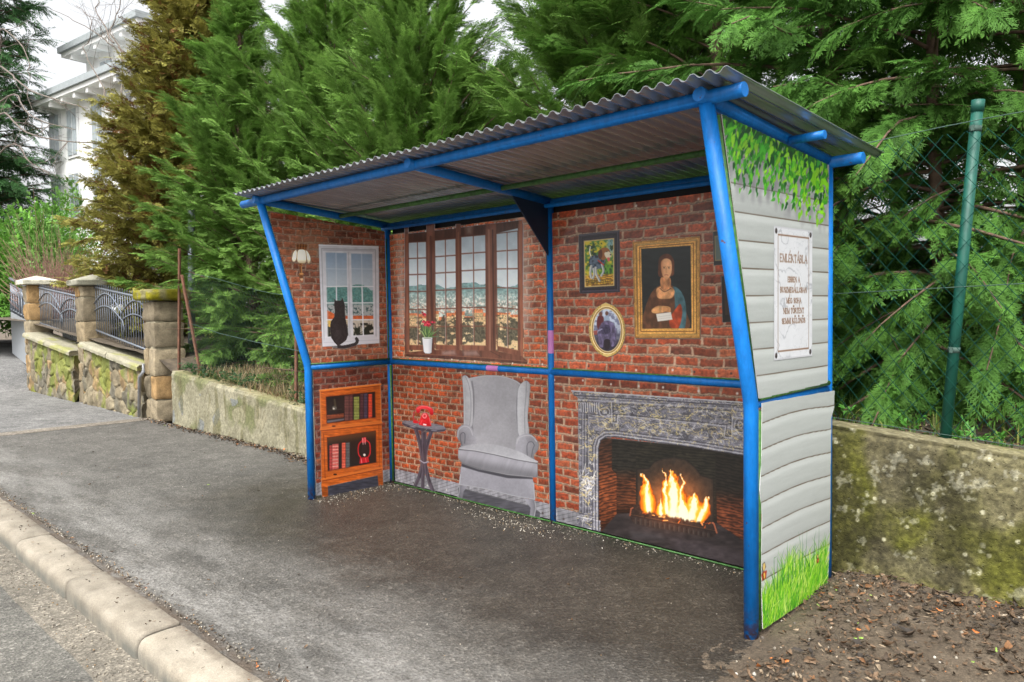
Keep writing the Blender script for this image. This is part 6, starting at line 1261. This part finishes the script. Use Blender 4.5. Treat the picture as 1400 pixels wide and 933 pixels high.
# ground cover and litter
def stuff(name, V, F, C, mat): return tag(link(name, np_mesh(name, V, F, C), None, [mat]), kind='stuff')
def dead_leaf(seed):
    rg = np.random.default_rng(seed); V = []; C = []; n = 6; F = []; cu = rg.uniform(.2, 1.1); w0 = rg.uniform(.10, .27)
    for i in range(n+1):
        s = i/n; w = w0*math.sin(math.pi*min(.98, s*.94+.04))**.8*(1+.25*rg.normal()); zz = cu*(s-.5)**2
        for b in (-1, 0, 1): V.append((s-.5, b*w+.08*math.sin(s*5), zz+abs(b)*w*cu*.9+rg.normal(0, .015))); C.append(.5+.3*abs(b))
    for i in range(n):
        for j in range(2): a = i*3+j; F += [(a, a+3, a+4), (a, a+4, a+1)]
    return np.array(V), np.array(F), np.array(C)
DL_ = [dead_leaf(s) for s in range(6)]
def litter():
    rg = np.random.default_rng(77); P = []; S = []
    n = 9000; x = rg.uniform(3.98, 6.2, n); y = rg.uniform(-1.7, .09, n); d = fbm(x*2.6, y*2.6, 401, 3)+.35*ss(-.9, .05, y)+.15*ss(4.0, 4.6, x); ok = (rg.random(n) < ss(.40, .9, d)*1.1+.10) & (y+1.2 > -(x-4.0)*.9) & ~((x < 4.2) & (y < -.5) & (rg.random(n) < .5)); x, y = x[ok], y[ok]; P.append(np.c_[x, y, soil_z(x, y)+rg.uniform(.004, .022, len(x))]); S.append(rg.uniform(.008, .032, len(x))*(1+1.1*(rg.random(len(x)) < .10)))
    n = 900; x = -6.2+6.2*rg.random(n)**.7; y = YW-.03-np.abs(rg.normal(0, .07, n))-.1*(x > -1.8)*rg.random(n); P.append(np.c_[x, y, rg.uniform(.004, .03, n)]); S.append(rg.uniform(.02, .06, n))
    n = 110; x = rg.uniform(-6, 3.6, n); y = rg.uniform(-2.6, -.1, n); P.append(np.c_[x, y, np.full(n, .006)]); S.append(rg.uniform(.008, .028, n))
    n = 420; x = rg.uniform(-5, 3.6, n); y = -2.60+np.abs(rg.normal(0, .035, n)); P.append(np.c_[x, y, np.full(n, .006)]); S.append(rg.uniform(.006, .03, n))
    n = 160; x = rg.uniform(-4, 3.2, n); y = rg.uniform(-2.79, -2.63, n); P.append(np.c_[x, y, np.full(n, .010)]); S.append(rg.uniform(.005, .022, n))
    n = 3800; x = rg.uniform(-5.0, 7, n); y = rg.uniform(.3, 2.4, n); P.append(np.c_[x, y, garden_z(x, y)+.015]); S.append(rg.uniform(.02, .055, n))
    P = np.concatenate(P); S = np.concatenate(S); n = len(P); T = np.c_[rg.normal(0, 1, n), rg.normal(0, 1, n), rg.normal(0, .28, n)]; N = np.tile((0, 0, 1.), (n, 1))+rg.normal(0, .5, (n, 3)); M_ = basis(T, N); pick = rg.integers(0, 6, n); pal = np.array([(.085, .056, .034), (.15, .098, .06), (.055, .04, .028), (.22, .17, .115), (.036, .030, .025), (.15, .075, .034), (.30, .245, .18)]); pc = pal[rg.choice(7, n, p=[.28, .15, .26, .06, .16, .075, .015])]; pc[rg.random(n) < .012] = (.42, .14, .04); pc[rg.random(n) < .008] = (.25, .38, .08)
    VV, FF, CC, o = [], [], [], 0
    for k, (tv, tf, tc) in enumerate(DL_):
        ix = np.where(pick == k)[0]; v = np.einsum('nij,vj->nvi', M_[ix], tv)*S[ix][:, None, None]+P[ix][:, None]; VV.append(v.reshape(-1, 3)); CC.append((pc[ix][:, None]*(.7+.6*tc[None, :, None])).reshape(-1, 3)); FF.append((tf[None]+(np.arange(len(ix))*len(tv))[:, None, None]).reshape(-1, 3)+o); o += len(ix)*len(tv)
    stuff('leaf_litter', np.concatenate(VV), np.concatenate(FF), np.concatenate(CC), M_LITTER)
litter()
def gravel():
    rg = np.random.default_rng(5); bm = bmesh.new(); bmesh.ops.create_icosphere(bm, subdivisions=1, radius=1); tv = np.array([v.co for v in bm.verts]); tf = np.array([[v.index for v in f.verts] for f in bm.faces]); bm.free(); P = []; S = []
    def add(x, y, z, s): P.append(np.c_[x, y, z]); S.append(s)
    n = 520; add(rg.uniform(.1, 3.9, n), -.03-np.abs(rg.normal(0, .05, n)), np.full(n, .002), rg.uniform(.002, .0055, n))
    n = 350; add(rg.normal(1.75, .3, n), -.16-np.abs(rg.normal(0, .09, n)), np.full(n, .002), rg.uniform(.002, .0055, n)); n = 260; add(rg.normal(.12, .10, n), rg.uniform(-.85, -.05, n), np.full(n, .002), rg.uniform(.002, .0055, n))
    n = 300; add(rg.uniform(-2, 4.2, n), rg.uniform(-2.5, -.1, n), np.full(n, .003), rg.uniform(.0015, .004, n)); n = 130; x = rg.uniform(3.95, 5.6, n); y = rg.uniform(-1.5, .05, n); add(x, y, soil_z(x, y)+.002, rg.uniform(.003, .011, n)); n = 700; add(rg.uniform(-3, 3.3, n), -2.605+np.abs(rg.normal(0, .03, n)), np.full(n, .004), rg.uniform(.002, .006, n)); n = 500; add(rg.uniform(-3, 3.3, n), rg.uniform(-3.05, -2.86, n), np.full(n, -.113), rg.uniform(.002, .006, n))
    P = np.concatenate(P); S = np.concatenate(S); n = len(P); sc = rg.uniform(.6, 1.3, (n, 1, 3)); V = tv[None]*sc*S[:, None, None]+P[:, None]; pal = np.array([(.28, .25, .20), (.17, .15, .12), (.42, .39, .34), (.10, .085, .07), (.27, .19, .11)]); C = np.repeat(pal[rg.choice(5, n, p=[.3, .27, .12, .21, .10])], len(tv), 0); F = (tf[None]+(np.arange(n)*len(tv))[:, None, None]).reshape(-1, 3); stuff('gravel', V.reshape(-1, 3), F, C, M_LITTER)
gravel()
def blades(name, n, xr, yr, zf, hr, cols, seed, lean=.5, w=.006):
    rg = np.random.default_rng(seed); x = rg.uniform(*xr, n); y = rg.uniform(*yr, n); z = zf(x, y); h = rg.uniform(*hr, n); a = rg.uniform(0, 6.28, n); l = np.abs(rg.normal(0, lean, n)); d = np.c_[np.cos(a), np.sin(a)]; V = np.zeros((n, 5, 3)); s = np.c_[-d[:, 1], d[:, 0]]*w
    V[:, 0, :2] = np.c_[x, y]-s; V[:, 1, :2] = np.c_[x, y]+s; V[:, 2, :2] = np.c_[x, y]+d*(l*h*.4)[:, None]-s*.8; V[:, 3, :2] = np.c_[x, y]+d*(l*h*.4)[:, None]+s*.8; V[:, 4, :2] = np.c_[x, y]+d*(l*h)[:, None]; V[:, :2, 2] = z[:, None]-.01; V[:, 2:4, 2] = (z+h*.6)[:, None]; V[:, 4, 2] = z+h*np.clip(1-l*.35, .2, 1); F = np.array([(0, 1, 3), (0, 3, 2), (2, 3, 4)])[None]+(np.arange(n)*5)[:, None, None]; c = np.array(cols)[rg.integers(0, len(cols), n)]; stuff(name, V.reshape(-1, 3), F.reshape(-1, 3), np.repeat(c, 5, 0), M_BROAD)
blades('dry_grass', 5200, (-4.9, .6), (.22, 1.2), garden_z, (.08, .30), [(.30, .22, .12), (.22, .16, .09), (.38, .30, .18), (.14, .15, .05)], 31, 1.1, .005)
blades('grass', 6500, (1.9, 7.5), (.32, 5.5), garden_z, (.04, .16), [(.10, .20, .04), (.16, .26, .05), (.22, .24, .06), (.07, .13, .03)], 32, .7, .005)
def ivy():
    rg = np.random.default_rng(8); n = 900; x = np.r_[rg.uniform(-5.2, -3.3, 500), rg.uniform(-2.2, -.4, 400)]; y = rg.uniform(.14, .75, n); z = np.maximum(garden_z(x, y), np.vectorize(low_top)(x)*(y < .3))+rg.uniform(.01, .14, n)
    V, F, C = scatter(SP, np.c_[x, y, z], rg.normal(0, 1, (n, 3))*np.array((1, 1, .4)), np.tile((0, -.5, 1.), (n, 1))+rg.normal(0, .4, (n, 3)), rg.uniform(.07, .14, n), (.014, .045, .014), (.045, .115, .035), rg, .2); stuff('ivy', V, F, C, M_BROAD)
ivy()
# ================================================================== LIGHT
SUN_EL, SUN_ROT = R(55), R(152)
w = bpy.data.worlds.new('World'); scene.world = w; w.use_nodes = True; nt = w.node_tree; t = NT(nt)
sky = t.n('ShaderNodeTexSky', sky_type='NISHITA'); sky.sun_disc = False; sky.sun_elevation = SUN_EL; sky.sun_rotation = SUN_ROT; sky.dust_density = 6; sky.air_density = 1.2; sky.ozone_density = 1
hs = t.n('ShaderNodeHueSaturation'); hs.inputs['Saturation'].default_value = .12; t.l(sky.outputs[0], hs.inputs['Color'])
t.l(hs.outputs[0], nt.nodes['Background'].inputs['Color']); nt.nodes['Background'].inputs['Strength'].default_value = .15
sd = bpy.data.lights.new('sun', 'SUN'); sd.energy = 1.2; sd.angle = R(20); sd.color = (1, .96, .9); so = bpy.data.objects.new('sun', sd); COL.objects.link(so)
d = Vector((math.sin(SUN_ROT)*math.cos(SUN_EL), math.cos(SUN_ROT)*math.cos(SUN_EL), math.sin(SUN_EL)))
so.rotation_euler = d.to_track_quat('Z', 'Y').to_euler(); so.location = (0, -10, 12)
vs = scene.view_settings; vs.view_transform = 'Standard'; vs.look = 'None'; vs.exposure = 1.2; vs.gamma = 1; vs.use_curve_mapping = False
scene.cycles.max_bounces = 8; scene.cycles.diffuse_bounces = 6; scene.cycles.transparent_max_bounces = 8
